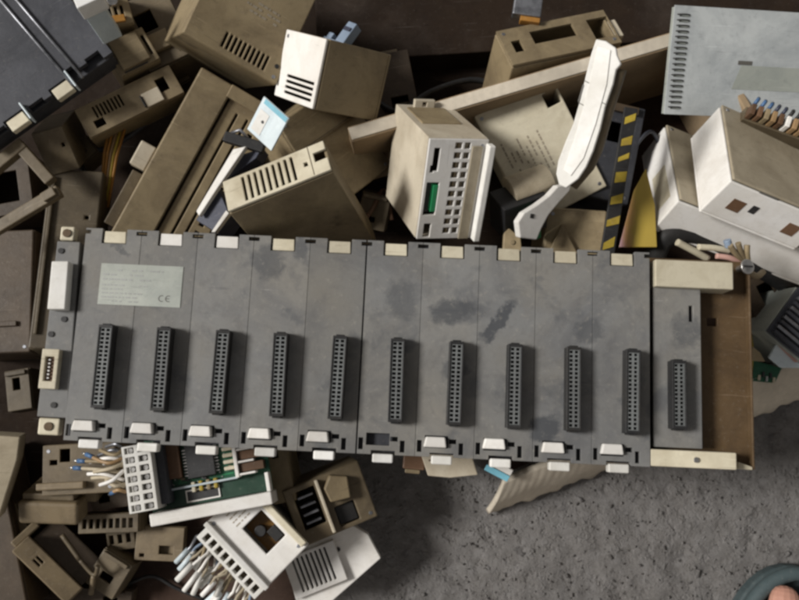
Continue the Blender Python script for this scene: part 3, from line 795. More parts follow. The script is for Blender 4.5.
MB().box(0, 0, -0.006, f.lu, f.lv, 0).build('bar', 'tan_dark', t, 0.0008)
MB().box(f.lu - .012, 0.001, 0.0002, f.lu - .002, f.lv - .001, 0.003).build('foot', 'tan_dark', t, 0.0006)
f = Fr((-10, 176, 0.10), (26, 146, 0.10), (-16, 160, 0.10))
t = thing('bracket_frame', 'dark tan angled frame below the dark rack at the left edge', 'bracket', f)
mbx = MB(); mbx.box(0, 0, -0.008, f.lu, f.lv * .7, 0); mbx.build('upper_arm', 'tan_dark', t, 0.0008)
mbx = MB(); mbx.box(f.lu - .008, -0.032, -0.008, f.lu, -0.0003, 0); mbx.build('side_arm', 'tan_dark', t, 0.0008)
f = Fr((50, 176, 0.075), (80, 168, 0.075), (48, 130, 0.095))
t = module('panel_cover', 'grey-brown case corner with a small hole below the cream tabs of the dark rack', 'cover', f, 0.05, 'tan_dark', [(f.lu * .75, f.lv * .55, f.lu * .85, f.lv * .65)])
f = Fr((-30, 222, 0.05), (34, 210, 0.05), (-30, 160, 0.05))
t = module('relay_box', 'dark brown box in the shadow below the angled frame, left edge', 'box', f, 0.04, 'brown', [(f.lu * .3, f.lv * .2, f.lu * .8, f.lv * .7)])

# ------------------------------------------------------------------ heap, upper middle
f, dep = corner((430, 139, 0.168), (416, 243), (491, 140), (393, 101))
f = Fr(M=f.M, lu=f.lu, lv=f.lv)
# local x runs down the face, local y to the right
LU, LV = f.lu, f.lv
hs = [(0.006, LV * .10, 0.022, LV * .20), (0.018, LV * .07, 0.023, LV * .13), (LU * .42, LV * .05, LU * .75, LV * .26), (LU * .84, LV * .10, LU * .98, LV * .22)]
for i in range(10):
    hs.append((LU * (.03 + .095 * i), LV * .44, LU * (.03 + .095 * i + .06), LV * .56))
    hs.append((LU * (.03 + .095 * i), LV * .60, LU * (.03 + .095 * i + .06), LV * .70))
t = module('plc_module', 'beige module with a comb of terminals and a small green connector, behind the rack', 'module', f, dep, 'beige', hs, front='white', bevel=0.0006)
MB().box(LU * .45, LV * .17, -0.010, LU * .72, LV * .255, -0.0004).build('green_connector', 'green', t, 0.0004)
MB().box(LU * .02, LV * .43, -0.006, LU * .98, LV * .71, -0.0045).build('terminal_bed', 'beige', t, 0)
MB().box(LU * .03, LV * .50, -0.0044, LU * .97, LV * .515, -0.001).build('terminal_rail', 'tan', t, 0.0003)
MB().box(LU * .43, LV * .055, -0.012, LU * .74, LV * .165, -0.004).build('recess', 'black', t, 0)
MB().box(0.002, LV * .95, 0.0002, LU, LV * 1.06, 0.007).build('front_door', 'clean_white', t, 0.0008)
MB().box(0.004, LV * .72, 0.0002, LU, LV * .90, 0.0015).build('terminal_cover', 'tan_pale', t, 0.0005)
mbx = MB(); mbx.plate(-0.0005 - 0.006, LV * .25, -0.0003, LV * .62, -dep + 0.004, -dep + 0.008, [(-0.0048, LV * .40, -0.002, LV * .47)])
mbx.build('mounting_lug', 'beige', t, 0.0006)
MB().box(-0.0012, LV * .12, -dep * .9, -0.0002, LV * .80, -dep * .42).build('side_label', 'tan', t, 0.0003)

# beige printed cover
f = Fr((530, 226, 0.070), (607, 186, 0.078), (473, 117, 0.088))
t = module('plc_module', 'beige cover printed with rows of small text, leaning left of the white strip', 'module', f, 0.035, 'cream',
           [(f.lu * .80, f.lv * .78, f.lu * .97, f.lv * .90)], bevel=0.0009)
random.seed(5)
pm = MB(); dashes(pm, f.lu * .12, f.lv * .35, f.lu * .62, f.lv * .78, 8, 0.0001, 0.3, 'y'); pm.build('print', 'faint_ink', t, 0)

# white curved strip
f = Fr((520, 235, 0.128), (600, 235, 0.150), (520, 40, 0.170))
pl = [(596, 39), (606, 41), (616, 48), (617, 55), (621, 64), (616, 70), (613, 84), (605, 107), (600, 129), (593, 151), (586, 167), (578, 179), (566, 188), (559, 185), (556, 174), (558, 161), (566, 140), (573, 124), (580, 100), (586, 74), (591, 54)]
t = thing('trim_strip', 'long bright white plastic strip curving to a foot, standing up in the middle of heap', 'trim', f)
MB().poly(f.poly([(598, 46), (611, 50), (607, 84), (596, 124), (584, 158), (571, 176), (564, 170), (575, 138), (587, 94)]), 0.0001, 0.0008).build('ridge', 'clean_white', t, 0.0006)
MB().poly(f.poly(pl), -0.004, 0).build('strip', 'clean_white', t, 0.0008, 3)
pl2 = [(x + 5, y + 2) for x, y in pl[1:15]]
p3 = f.poly([(618, 68), (606, 106), (594, 149), (586, 166), (569, 186)])
mbx = MB(); mbx.tube([(x + 0.0, y, -0.0085) for x, y in p3], 0.0042, 8); mbx.build('edge_bead', 'tan_dark', t, 0)
ff = Fr((519, 238, 0.128), (545, 240, 0.118), (522, 190, 0.140))
mbx = MB(); mbx.poly(ff.poly([(572, 183), (570, 191), (559, 203), (549, 215), (542, 228), (537, 240), (520, 238), (518, 222), (524, 213), (537, 205), (549, 196), (558, 186)]), -0.006, 0)
fo = mbx.build('foot', 'white', None, 0.001, 3, frame=ff); fo.parent = t; fo.matrix_parent_inverse = f.M.inverted()
bx_, by_ = ff.loc(532, 216)
mbx = MB(); mbx.box(bx_ - .0015, by_ - .0015, 0.0001, bx_ + .0015, by_ + .0015, 0.0004); fq = mbx.build('foot_hole', 'black', None, 0, frame=ff); fq.parent = t; fq.matrix_parent_inverse = f.M.inverted()
mbx = MB()
for a, b2 in (((584, 80), (594, 85)), ((583, 84), (578, 101)), ((578, 102), (588, 107)), ((606, 104), (600, 101))):
    q = f.poly([a, b2, (b2[0] + 1, b2[1] + 1.4), (a[0] + 1, a[1] + 1.4)]); mbx.poly(q, 0.0001, 0.0004)
mbx.build('notch', 'ink', t, 0)

# tan connector housing with slots
f = Fr((513, 65, 0.118), (622, 42, 0.104), (507, 29, 0.108))
x0, y0, x1, y1 = f.rect(530, 27, 577, 40); q0 = f.rect(590, 17, 613, 38); q1 = f.rect(513, 40, 523, 52)
t = module('connector_housing', 'tan housing with one long slot and a square opening, behind the white strip', 'housing', f, 0.065, 'tan',
           [(x0, y0, x1, y1), q0, q1], bevel=0.001)
MB().box(f.lu + .0003, f.lv * .25, -0.012, f.lu + .007, f.lv * .75, -0.003).build('lug', 'beige', t, 0.0008)
f = Fr((512, 18, 0.11), (540, 22, 0.11), (520, -4, 0.11))
t = thing('metal_connector', 'small metal connector with an orange edge behind the tan slotted housing', 'connector', f)
MB().box(0, 0.004, -0.008, f.lu, f.lv, 0).build('shell', 'dull_steel', t, 0.0008)
MB().box(f.lu * .3, 0, -0.008, f.lu, 0.0038, -0.001).build('insert', 'orange', t, 0.0005)
f = Fr((380, 78, 0.05), (402, 74, 0.05), (378, 52, 0.05))
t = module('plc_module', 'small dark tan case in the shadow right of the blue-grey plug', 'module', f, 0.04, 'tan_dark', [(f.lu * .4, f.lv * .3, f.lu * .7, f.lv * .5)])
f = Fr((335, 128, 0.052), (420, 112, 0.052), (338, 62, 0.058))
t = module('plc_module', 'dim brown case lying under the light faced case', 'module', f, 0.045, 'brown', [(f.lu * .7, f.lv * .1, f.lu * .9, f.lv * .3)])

# d-sub hood with green board
f = Fr((517, 201, 0.124), (556, 187, 0.120), (510, 184, 0.112))
t = thing('connector_hood', 'tan rounded connector hood over a dark green connector, at the foot of the white strip', 'connector', f)
mbx = MB(); 
hw, hl = f.lv * 1.25, f.lu
prof = [(math.cos(a), math.sin(a)) for a in [math.pi * i / 12 for i in range(13)]]
rA = [mbx.bm.verts.new((0, hw / 2 + hw / 2 * c, hw * .38 * s_)) for c, s_ in prof]
rB = [mbx.bm.verts.new((hl, hw / 2 + hw / 2 * c, hw * .38 * s_)) for c, s_ in prof]
for i in range(12):
    ff = mbx._face([rA[i], rB[i], rB[i + 1], rA[i + 1]]); ff.smooth = True
mbx._face(rA); mbx._face(rB[::-1]); mbx._face([rA[0], rA[-1], rB[-1], rB[0]])
mbx.build('hood', 'tan_pale', t, 0.0004)
MB().box(-0.012, -0.004, -0.03, hl * .7, hw * .8, -0.0005).build('connector', 'black', t, 0.0006)
MB().box(hl * .25, -0.012, -0.03, hl * .40, -0.0045, -0.006).build('green_insert', 'green', t, 0.0004)
f = Fr((503, 252, 0.115), (522, 252, 0.115), (505, 228, 0.115))
t = thing('plastic_tab', 'small tan plastic tab showing over the rack edge under the rounded hood', 'tab', f)
MB().poly([(0, 0), (f.lu, 0), (f.lu * .95, f.lv * .6), (f.lu * .35, f.lv), (0.001, f.lv * .8)], -0.006, 0).build('tab', 'tan', t, 0.0006)
MB().cyl(f.lu * .5, f.lv * .4, 0.0002, 0.001, 0.0018).build('boss', 'tan', t, 0.0003)
# tray right of strip
f = Fr((543, 258, 0.090), (602, 262, 0.09), (556, 208, 0.100))
t = module('plc_module', 'olive tan case with an angular lid between the white strip and black-yellow bar', 'module', f, 0.06, 'tan', [], bevel=0.001)
MB().poly([(f.lu * .05, 0.002), (f.lu * .6, 0.002), (f.lu * .25, f.lv * .7)], 0.0002, 0.005).build('lid', 'tan', t, 0.0006)
# dark case behind the strip
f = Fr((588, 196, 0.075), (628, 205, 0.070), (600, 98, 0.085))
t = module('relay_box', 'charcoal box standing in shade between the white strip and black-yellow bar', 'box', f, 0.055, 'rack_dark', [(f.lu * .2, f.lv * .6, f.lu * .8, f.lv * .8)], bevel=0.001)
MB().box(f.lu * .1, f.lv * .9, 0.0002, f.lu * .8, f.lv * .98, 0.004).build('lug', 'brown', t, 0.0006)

# black and yellow striped bar
f = Fr((600, 256, 0.112), (616, 259, 0.112), (634, 108, 0.116))
t = thing('striped_bar', 'narrow black bar with yellow square marks, rising from rack edge', 'bar', f)
MB().box(0, 0, -0.003, f.lu * .86, f.lv, 0).build('bar', 'black', t, 0.0005)
random.seed(6); y = f.lv * .04
while y < f.lv * .93:
    hh = f.lv * random.uniform(.035, .075); sk_ = f.lv * random.uniform(.015, .04); xa, xb = f.lu * random.uniform(.02, .16), f.lu * random.uniform(.68, .86)
    MB().poly([(xa, y), (xb, y + sk_), (xb, y + sk_ + hh), (xa, y + hh * random.uniform(.7, 1.1))], 0.0001, 0.0004).build('yellow_mark', 'yellow', t, 0)
    y += hh + f.lv * random.uniform(.06, .10)
f = Fr((619, 254, 0.094), (656, 256, 0.098), (640, 165, 0.096))
m, nt, b, N, L = nodes('rainbow_sheet')
tcn = N('ShaderNodeTexCoord'); sp = N('ShaderNodeSeparateXYZ'); L(tcn.outputs['Object'], sp.inputs[0])
mr = N('ShaderNodeMapRange'); mr.inputs['From Min'].default_value = -0.008; mr.inputs['From Max'].default_value = 0.030
nn = N('ShaderNodeTexNoise'); nn.inputs['Scale'].default_value = 60; L(tcn.outputs['Object'], nn.inputs['Vector'])
ma = N('ShaderNodeMath'); ma.operation = 'MULTIPLY_ADD'; ma.inputs[1].default_value = 0.012; L(nn.outputs['Fac'], ma.inputs[0]); L(sp.outputs['X'], ma.inputs[2])
L(ma.outputs[0], mr.inputs['Value'])
cr = N('ShaderNodeValToRGB'); L(mr.outputs[0], cr.inputs[0])
el = cr.color_ramp.elements
el[0].position = 0.0; el[0].color = (0.36, 0.30, 0.24, 1); el[1].position = 1.0; el[1].color = (0.36, 0.26, 0.05, 1)
for p_, c_ in ((0.25, (0.46, 0.38, 0.14, 1)), (0.38, (0.48, 0.28, 0.31, 1)), (0.5, (0.50, 0.28, 0.11, 1)), (0.64, (0.40, 0.29, 0.05, 1))):
    e = el.new(p_); e.color = c_
L(cr.outputs[0], b.inputs['Base Color']); b.inputs['Roughness'].default_value = 0.35
MATS['rainbow_sheet'] = m
o = MB().poly(f.poly([(646, 168), (655, 205), (657, 247), (619, 247), (634, 190)]), -0.002, 0).build('yellow_film', 'rainbow_sheet', None, 0.0004, frame=f)
tag(o, 'glossy yellow sheet with a pinkish band beside the black-yellow bar', 'sheet')

# ------------------------------------------------------------------ heap, right
f, dep = corner((734, 178, 0.150), (803, 207), (721, 97), (700, 211))
LU, LV = f.lu * 1.5, f.lv
fr = Fr(M=f.M, lu=LU, lv=LV)
t = module('plc_module', 'large module with tan top and bright white printed front, right edge', 'module', fr, dep, 'white', [], front='tan_pale', bevel=0.0009)
MB().box(0.012, -0.0006, -dep * .72, 0.022, -0.0001, -dep * .42).build('window', 'relay_brown', t, 0)
MB().box(0.027, -0.0006, -dep * .60, 0.032, -0.0001, -dep * .40).build('mark', 'black', t, 0)
MB().box(0.058, -0.0006, -dep * .75, 0.068, -0.0001, -dep * .45).build('port', 'relay_brown', t, 0)
MB().box(0.022, -0.0006, -dep * .08, 0.036, -0.0001, -dep * .04).build('vent', 'ink', t, 0)
random.seed(9)
pm = MB()
for i in range(7): pm.box(0.003 + random.uniform(0, .008), -0.0005, -dep * random.uniform(.3, .9), 0.005 + random.uniform(.002, .009), -0.0001, -dep * .5)
# the module it lies on
f2, dep2 = corner((681, 198, 0.118), (735, 219), (665, 116), (654, 229))
fr2 = Fr(M=f2.M, lu=f2.lu * 3.4, lv=f2.lv)
t = module('plc_module', 'white module with tan top half hidden under the larger printed one', 'module', fr2, dep2, 'white', [], front='tan_pale', bevel=0.0009)
MB().box(-0.0006, 0.012, -dep2 * .8, -0.0001, fr2.lv * .55, -dep2 * .3).build('side_label', 'cream', t, 0)

# spiral notebook
f = Fr((664, 114, 0.100), (850, 122, 0.080), (693, 6, 0.125))
t = thing('notebook', 'pale blue-grey wire bound manual with a slotted spine, top right corner', 'book', f)
nw, nh = f.lu, f.lv
hs = [(0.0045, nh * (.05 + .9 * i / 18), 0.0118, nh * (.05 + .9 * i / 18) + nh * .026) for i in range(18)]
MB().plate(0, 0, nw, nh, -0.0008, 0, hs).build('cover', 'paper', t, 0.0002)
MB().box(0.0008, 0.0005, -0.006, nw, nh - .0008, -0.0012).build('pages', 'label_grey', t, 0)
bm_ = MB()
for i in range(18):
    y = nh * (.05 + .9 * i / 18) + nh * .011
    bm_.tube([(0.0075 + 0.0055 * math.cos(a), y + .0006, -0.002 + 0.0036 * math.sin(a)) for a in [math.pi * k / 8 * 1.0 + .2 for k in range(8)]], 0.00055, 5)
bm_.build('spiral', 'black', t, 0)
pm = MB(); a = f.rect(738, 61, 752, 65); pm.box(a[0], a[1], .0001, a[2], a[3], .0003)
a = f.rect(735, 70, 799, 76); 
pm.build('print', 'ink', t, 0)
a = f.rect(732, 68, 850, 92); 
MB().poly([(a[0], a[1]), (a[2], a[1]), (a[2], a[3]), (a[0] + .006, a[3])], 0.0001, 0.0002).build('tint_panel', 'label_grey', t, 0)

# terminal row with coloured wires
f = Fr((746, 116, 0.125), (830, 146, 0.125), (752, 100, 0.125))
t = thing('terminal_block', 'row of brown and white terminals with blue caps between the manual and the printed module', 'terminal block', f)
MB().box(0, 0, -0.02, f.lu, f.lv * .8, -0.006).build('base', 'tan_dark', t, 0.0006)
random.seed(2)
n = 12
for i in range(n):
    x = f.lu * (i + .5) / n
    MB().box(x - .0017, 0.001, -0.006, x + .0017, f.lv * .7, 0.004).build('terminal', random.choice(['relay_brown', 'tan', 'copper_wire', 'white']), t, 0.0006)
    MB().tube([(x, f.lv * .72, 0), (x + .001, f.lv, 0.003), (x + .002, f.lv * 1.2, 0.0)], 0.0014).build('wire', random.choice(['blue', 'navy', 'blue', 'black']), t, 0)

# black cable, loose lugs and a screw near the rack's right end
def world_tube(pts, r, name, mat, parent=None, seg=8):
    P = [at(*p) for p in pts]
    out = []
    n = len(P)
    for i in range(n - 1):
        p0, p1, p2, p3 = P[max(i - 1, 0)], P[i], P[i + 1], P[min(i + 2, n - 1)]
        for k in range(5):
            t_ = k / 5
            out.append(0.5 * ((2 * p1) + (p2 - p0) * t_ + (2 * p0 - 5 * p1 + 4 * p2 - p3) * t_ ** 2 + (3 * p1 - p0 - 3 * p2 + p3) * t_ ** 3))
    out.append(P[-1])
    return MB().tube(out, r, seg).build(name, mat, parent, 0)
o = world_tube([(652, 268, .07), (662, 240, .085), (690, 232, .085), (730, 248, .075), (790, 285, .05)], 0.0085, 'black_cable', 'black', None, 12)
tag(o, 'thick black cable curving below the white modules at right', 'cable')
t = thing('wire_bundle', 'bundle of short tan wires and pale sticks fanning out behind the upper cream rail', 'wires')
for pts, r, mm in (([(677, 242, .125), (692, 250, .122), (708, 259, .118)], .0024, 'cream'), ([(698, 247, .122), (714, 248, .121), (730, 251, .118)], .0022, 'cream'),
                   ([(744, 262, .118), (736, 254, .124), (730, 245, .128)], .0020, 'tan'), ([(746, 262, .118), (741, 252, .124), (738, 243, .128)], .0020, 'tan'),
                   ([(748, 262, .118), (747, 252, .124), (747, 245, .126)], .0020, 'tan'), ([(742, 264, .118), (730, 258, .122), (716, 256, .122)], .0020, 'pink'),
                   ([(743, 268, .116), (756, 276, .110), (763, 272, .100)], .0022, 'tan'), ([(727, 240, .127), (729, 247, .125)], .0026, 'plug_blue')):
    world_tube(pts, r, 'wire', mm, t)
p = at(746, 267, 0.13); fs = Fr(M=Matrix.Translation(p) @ Matrix.Rotation(R(15), 4, 'Y'), lu=0, lv=0)
t = thing('screw', 'shiny screw head with washer at the end of the wire bundle', 'screw', fs)
MB().cyl(0, 0, -0.012, 0.0, 0.0022).build('shank', 'steel', t, 0)
MB().cyl(0, 0, 0.0002, 0.0022, 0.0052, 24).build('head', 'steel', t, 0.0008, 3)
MB().box(-0.0035, -0.0006, 0.0021, 0.0035, 0.0006, 0.0026).build('slot', 'black', t, 0)

# right edge: ridged module, white scrap, green board
f = Fr((767, 331, 0.075), (806, 363, 0.07), (800, 288, 0.075))
t = module('heat_sink_module', 'grey ridged module standing at the right edge beside the brown plate', 'module', f, 0.05, 'label_grey', [], front='old_grey', bevel=0.0006)
for i in range(9):
    x = 0.003 + (f.lu - .006) * i / 9
    MB().box(0.0025, f.lv * (.03 + .105 * i), 0.0002, f.lu, f.lv * (.03 + .105 * i + .06), 0.0045).build('fin', 'dull_steel' if i % 2 else 'old_grey', t, 0.0004)
f = Fr((770, 366, 0.06), (806, 370, 0.06), (778, 340, 0.065))
t = thing('cover_scrap', 'bluish white scrap of cover with a pink strip at the right edge above the flap', 'cover', f)
MB().poly(f.poly([(769, 358), (777, 343), (810, 338), (812, 368), (781, 368)]), -0.003, 0).build('scrap', 'pale_blue', t, 0.0005)
MB().poly(f.poly([(777, 345), (782, 344), (799, 361), (794, 362)]), 0.0002, 0.0022).build('strip', 'pink', t, 0.0004)
f = Fr((753, 382, 0.05), (776, 386, 0.05), (754, 358, 0.05))
t = thing('circuit_board', 'small green circuit board scrap between the brown plate and the carton flap', 'circuit board', f)
MB().poly(f.poly([(753, 360), (782, 368), (775, 383), (753, 381)]), -0.0015, 0).build('board', 'pcb', t, 0.0002)
for i in range(5): MB().box(0.003 + i * .0028, 0.002 + (i % 2) * .003, 0.0001, 0.0047 + i * .0028, 0.006 + (i % 2) * .003, 0.0018).build('component', ['cream', 'chip', 'steel', 'chip', 'cream'][i], t, 0.0002)
f = Fr((749, 360, 0.065), (765, 364, 0.065), (752, 346, 0.065))
o = MB().poly([(0, 0), (f.lu, 0.002), (f.lu * .6, f.lv * .7), (0.001, f.lv)], -0.004, 0).build('plastic_chip', 'tan', None, 0.0006, frame=f)
tag(o, 'small tan plastic chip above the green circuit board scrap', 'plastic scrap')
o = world_tube([(749, 335, .05), (751, 350, .052), (750, 366, .05), (748, 384, .045)], 0.0022, 'yellow_wire', 'yellow')
tag(o, 'short dull yellow wire hanging along the edge of the brown plate', 'wire')
f = Fr((744, 400, 0.035), (768, 398, 0.035), (744, 380, 0.035))
o = MB().poly([(f.lu * (.5 + .5 * math.cos(a)), f.lv * (.5 + .5 * math.sin(a))) for a in [math.pi * k / 8 for k in range(16)]], -0.012, 0).build('rubber_cap', 'rust_plate', None, 0.002, 3, frame=f)
tag(o, 'round dark red-brown cap in the corner by the carton flap', 'cap')
f = Fr((758, 322, 0.045), (800, 300, 0.045), (740, 286, 0.05))
t = module('relay_box', 'dark brown case in the deep gap beside the ridged grey module', 'box', f, 0.035, 'brown', [(f.lu * .3, f.lv * .3, f.lu * .6, f.lv * .8)])

# ------------------------------------------------------------------ below the rack, left
f = Fr((-30, 508, 0.085), (4, 508, 0.08), (-12, 434, 0.09))
o = MB().poly(f.poly([(-30, 434), (20, 437), (17, 460), (-2, 520), (-30, 520)]), -0.02, 0).build('cover_plate', 'tan_pale', None, 0.0008, frame=f)
tag(o, 'pale beige cover corner at the left edge below the rack', 'cover')
f = Fr((-14, 620, 0.045), (28, 610, 0.045), (22, 440, 0.055))
t = module('panel_cover', 'dark brown long case at the left edge below the pale cover corner', 'cover', f, 0.04, 'brown', [], bevel=0.001)
MB().box(0.004, f.lv * .1, 0.0002, 0.007, f.lv * .9, 0.002).build('rib', 'brown', t, 0.0005)
f = Fr((42, 496, 0.075), (116, 492, 0.075), (40, 446, 0.075))
x = f.rect(60, 449, 70, 462)
t = module('plc_module', 'tan module with upright rectangular hole under the lower left corner of the rack', 'module', f, 0.045, 'tan_low', [x, (f.lu * .1, f.lv * .6, f.lu * .2, f.lv * .7), (f.lu * .28, f.lv * .12, f.lu * .42, f.lv * .2)])
MB().box(-0.002, 0.004, 0.0002, f.lu * .6, 0.009, 0.006).build('rail', 'tan_low', t, 0.0008)
f = Fr((18, 524, 0.065), (78, 526, 0.065), (20, 502, 0.070))
t = thing('terminal_cover', 'tan bar shaped terminal cover lying below the holed module', 'cover', f)
MB().box(0, 0, -0.02, f.lu, f.lv, 0).build('bar', 'tan_low', t, 0.0025, 4)
MB().box(0.002, f.lv + .0003, -0.015, f.lu * .9, f.lv + .005, -0.004).build('lip', 'tan_dark', t, 0.0008)
f = Fr((78, 534, 0.05), (138, 532, 0.05), (78, 515, 0.05))
t = module('terminal_strip', 'narrow brown terminal strip with a row of openings below the wired block', 'terminal block', f, 0.02, 'tan_dark', slots(.003, f.lv * .25, f.lu - .002, f.lv * .75, 8, .6))
f = Fr((66, 604, 0.060), (82, 588, 0.055), (13, 550, 0.066))
LU = f.lu
t = module('relay_box', 'tan box with a lighter raised face, lying slanted in the bottom left corner', 'box', Fr(M=f.M, lu=f.lu, lv=f.lv), 0.045, 'tan_low', [(f.lu * .35, f.lv * .60, f.lu * .45, f.lv * .72), (f.lu * .55, f.lv * .60, f.lu * .65, f.lv * .72)], bevel=0.0009)
MB().box(f.lu + .0003, 0.002, -0.035, f.lu + .022, f.lv * .95, -0.01).build('side_case', 'brown', t, 0.0008)
MB().box(f.lu * .2, f.lv + .0003, -0.02, f.lu + .01, f.lv + .006, -0.006).build('lug', 'tan_low', t, 0.001)
t = thing('bracket_frame', 'thin tan forked bracket beside the slanted tan box, bottom left', 'bracket')
world_tube([(80, 560, .05), (94, 575, .05), (98, 566, .055)], .0016, 'arm', 'tan_dark', t)
world_tube([(94, 575, .05), (91, 594, .045)], .0020, 'foot', 'tan_low', t)
world_tube([(62, 535, .05), (80, 560, .05)], .0018, 'stem', 'tan_dark', t)
f = Fr((134, 560, 0.035), (182, 562, 0.035), (138, 526, 0.035))
t = module('mounting_plate', 'small tan plate with holes half hidden under the wired modules', 'plate', f, 0.006, 'tan_low', [(f.lu * .1, f.lv * .1, f.lu * .2, f.lv * .2), (f.lu * .5, f.lv * .2, f.lu * .8, f.lv * .45)])

for (A_, B_, C_, dp, mt, nm, lb, ct, hl) in (
    ((84, 582, .040), (112, 600, .040), (104, 548, .042), .02, 'tan_dark', 'relay_box', 'small dark tan box lying between the slanted tan box and holed plate', 'box', [(.3, .3, .7, .5)]),
    ((30, 500, .052), (96, 502, .052), (34, 488, .055), .02, 'tan_low', 'terminal_cover', 'thin tan strip lying above the tan bar cover, lower left', 'cover', [(.1, .3, .3, .7), (.5, .3, .7, .7)]),
    ((92, 512, .045), (130, 506, .045), (88, 488, .048), .02, 'brown', 'relay_box', 'dark brown box with small window beneath the blue tipped wires', 'box', [(.2, .3, .5, .7)]),
    ((4, 546, .040), (30, 530, .040), (-12, 512, .042), .02, 'tan_dark', 'panel_cover', 'dull tan offcut beside the dark brown long case, bottom left', 'cover', [(.3, .4, .5, .6)]),
    ((108, 552, .030), (136, 548, .030), (104, 530, .032), .015, 'tan_dark', 'terminal_strip', 'short dark terminal strip left of the small holed plate', 'terminal block', [(.1, .3, .25, .7), (.4, .3, .55, .7), (.7, .3, .85, .7)]),
    ((60, 604, .022), (130, 612, .022), (66, 584, .024), .012, 'brown', 'plastic_cover', 'flat brown cover at the bottom edge under the forked bracket', 'cover', [(.6, .3, .8, .6)])):
    f = Fr(A_, B_, C_)
    t = module(nm, lb, ct, f, dp, mt, [(a * f.lu, b2 * f.lv, c2 * f.lu, d2 * f.lv) for a, b2, c2, d2 in hl])
    MB().box(f.lu * .05, f.lv * .86, 0.0002, f.lu * .9, f.lv * .97, 0.0025).build('lip', mt, t, 0.0005)
for lb, pts, r_, mt in (
    ('thin black cable looping in the gap above the cover panel at left', [(60, 150, .05), (84, 170, .055), (92, 205, .05), (86, 240, .045)], .0022, 'black'),
    ('grey cable lying in the dark gap under the flat louvred module', [(72, 140, .045), (100, 150, .05), (124, 140, .05), (150, 120, .045)], .0020, 'old_grey'),
    ('black cable crossing the dark gap behind the beige terminal module', [(372, 96, .045), (398, 112, .06), (430, 92, .055), (470, 80, .045), (500, 86, .04)], .0024, 'black'),
    ('thin brown cable in the gap below the plain dark tan case', [(352, 236, .05), (372, 210, .055), (384, 190, .05), (392, 220, .045)], .0018, 'relay_brown'),
    ('short dark wire across the gap right of the charcoal box', [(628, 160, .07), (640, 140, .075), (652, 132, .07), (662, 150, .06)], .0016, 'old_grey'),
    ('black wire on the cardboard below the wired modules, bottom edge', [(118, 590, .018), (150, 576, .02), (176, 588, .018), (205, 600, .017)], .0014, 'black')):
    o = world_tube(pts, r_, 'loose_cable', mt); tag(o, lb, 'cable')
for (A_, B_, C_, dp, mt, nm, lb, ct, hl) in (
    ((398, 128, .040), (424, 122, .042), (394, 104, .045), .02, 'tan_dark', 'broken_cover', 'broken dull tan shard deep behind the beige terminal module', 'cover', [(.2, .3, .4, .7), (.6, .3, .8, .7)]),
    ((356, 226, .045), (384, 232, .045), (366, 192, .055), .02, 'tan_dark', 'broken_cover', 'narrow dull tan shard in the gap left of the beige terminal module', 'cover', [(.3, .2, .6, .35)]),
    ((76, 168, .050), (96, 150, .055), (66, 152, .05), .02, 'tan_dark', 'broken_cover', 'small dull tan shard below the flat louvred module', 'cover', [(.4, .3, .7, .6)]),
    ((160, 96, .050), (190, 78, .050), (150, 78, .052), .02, 'tan_low', 'broken_cover', 'tan shard with a slot beside the top of the long grooved module', 'cover', [(.2, .4, .7, .6)]),
    ((640, 78, .050), (666, 70, .05), (634, 56, .05), .012, 'brown', 'broken_cover', 'dark brown shard behind the carton rim beside the spiral manual', 'cover', [(.3, .3, .6, .6)]),
    ((8, 412, .045), (32, 408, .045), (2, 372, .045), .02, 'umber_dim', 'broken_cover', 'dark tan shard at the left edge beside the lower left of rack', 'cover', [(.3, .5, .6, .8)])):
    f = Fr(A_, B_, C_)
    t = module(nm, lb, ct, f, dp, mt, [(a * f.lu, b2 * f.lv, c2 * f.lu, d2 * f.lv) for a, b2, c2, d2 in hl])
    MB().box(f.lu * .05, f.lv * .86, 0.0002, f.lu * .9, f.lv * .97, 0.0025).build('lip', mt, t, 0.0005)
# circuit board module with white terminal block
f = Fr((151, 527, 0.094), (273, 504, 0.094), (141, 441, 0.094))
t = thing('circuit_board_module', 'opened module showing a green circuit board, with white terminal block and wires, under the rack', 'module', f)
LU, LV = f.lu, f.lv
MB().box(0, 0.009, -0.012, LU, LV, -0.009).build('board', 'pcb', t, 0.0002)
MB().box(0.001, 0.0093, -0.0088, LU - .002, 0.021, -0.0082).build('dark_strip', 'pcb_dark', t, 0)
x0, y0, x1, y1 = f.rect(187, 500, 219, 512, -.008)
mbx = MB(); mbx.plate(LU * .29, 0.011, LU * .57, 0.0195, -0.0081, -0.0072, [(LU * .30, 0.012, LU * .56, 0.0185)]); mbx.build('label_frame', 'white', t, 0)
MB().box(LU * .30, 0.012, -0.0081, LU * .56, 0.0185, -0.0077).build('label_strip', 'chip', t, 0)
MB().box(0, 0, -0.045, LU, 0.0085, 0.001).build('side_rail', 'white', t, 0.0008)
MB().box(0.002, 0.0213, -0.0088, LU * .74, 0.0228, -0.004).build('cross_bar', 'pale_blue', t, 0.0003)
mbx = MB(); mbx.box(LU * .735, 0.022, -0.0088, LU * .765, LV, 0.0005)
for i in range(5): mbx.box(LU * .7655, 0.023 + i * .0085, -0.0088, LU * .90, 0.0245 + i * .0085, 0.0)
mbx.box(LU * .97, 0.009, -0.0088, LU, 0.022, 0.0008)
mbx.build('comb', 'white', t, 0.0004)
for i in range(4): MB().box(LU * .775, 0.0250 + i * .0085, -0.0088, LU * .97, 0.0309 + i * .0085, -0.002).build('relay', 'relay_brown', t, 0.0004)
cx0, cy0, cx1, cy1 = f.rect(186, 447, 214, 477, -.004)
ch = MB().box(cx0, cy0, -0.0088, cx1, cy1 + .01, -0.004).build('chip', 'chip', t, 0.0004)
mbx = MB()
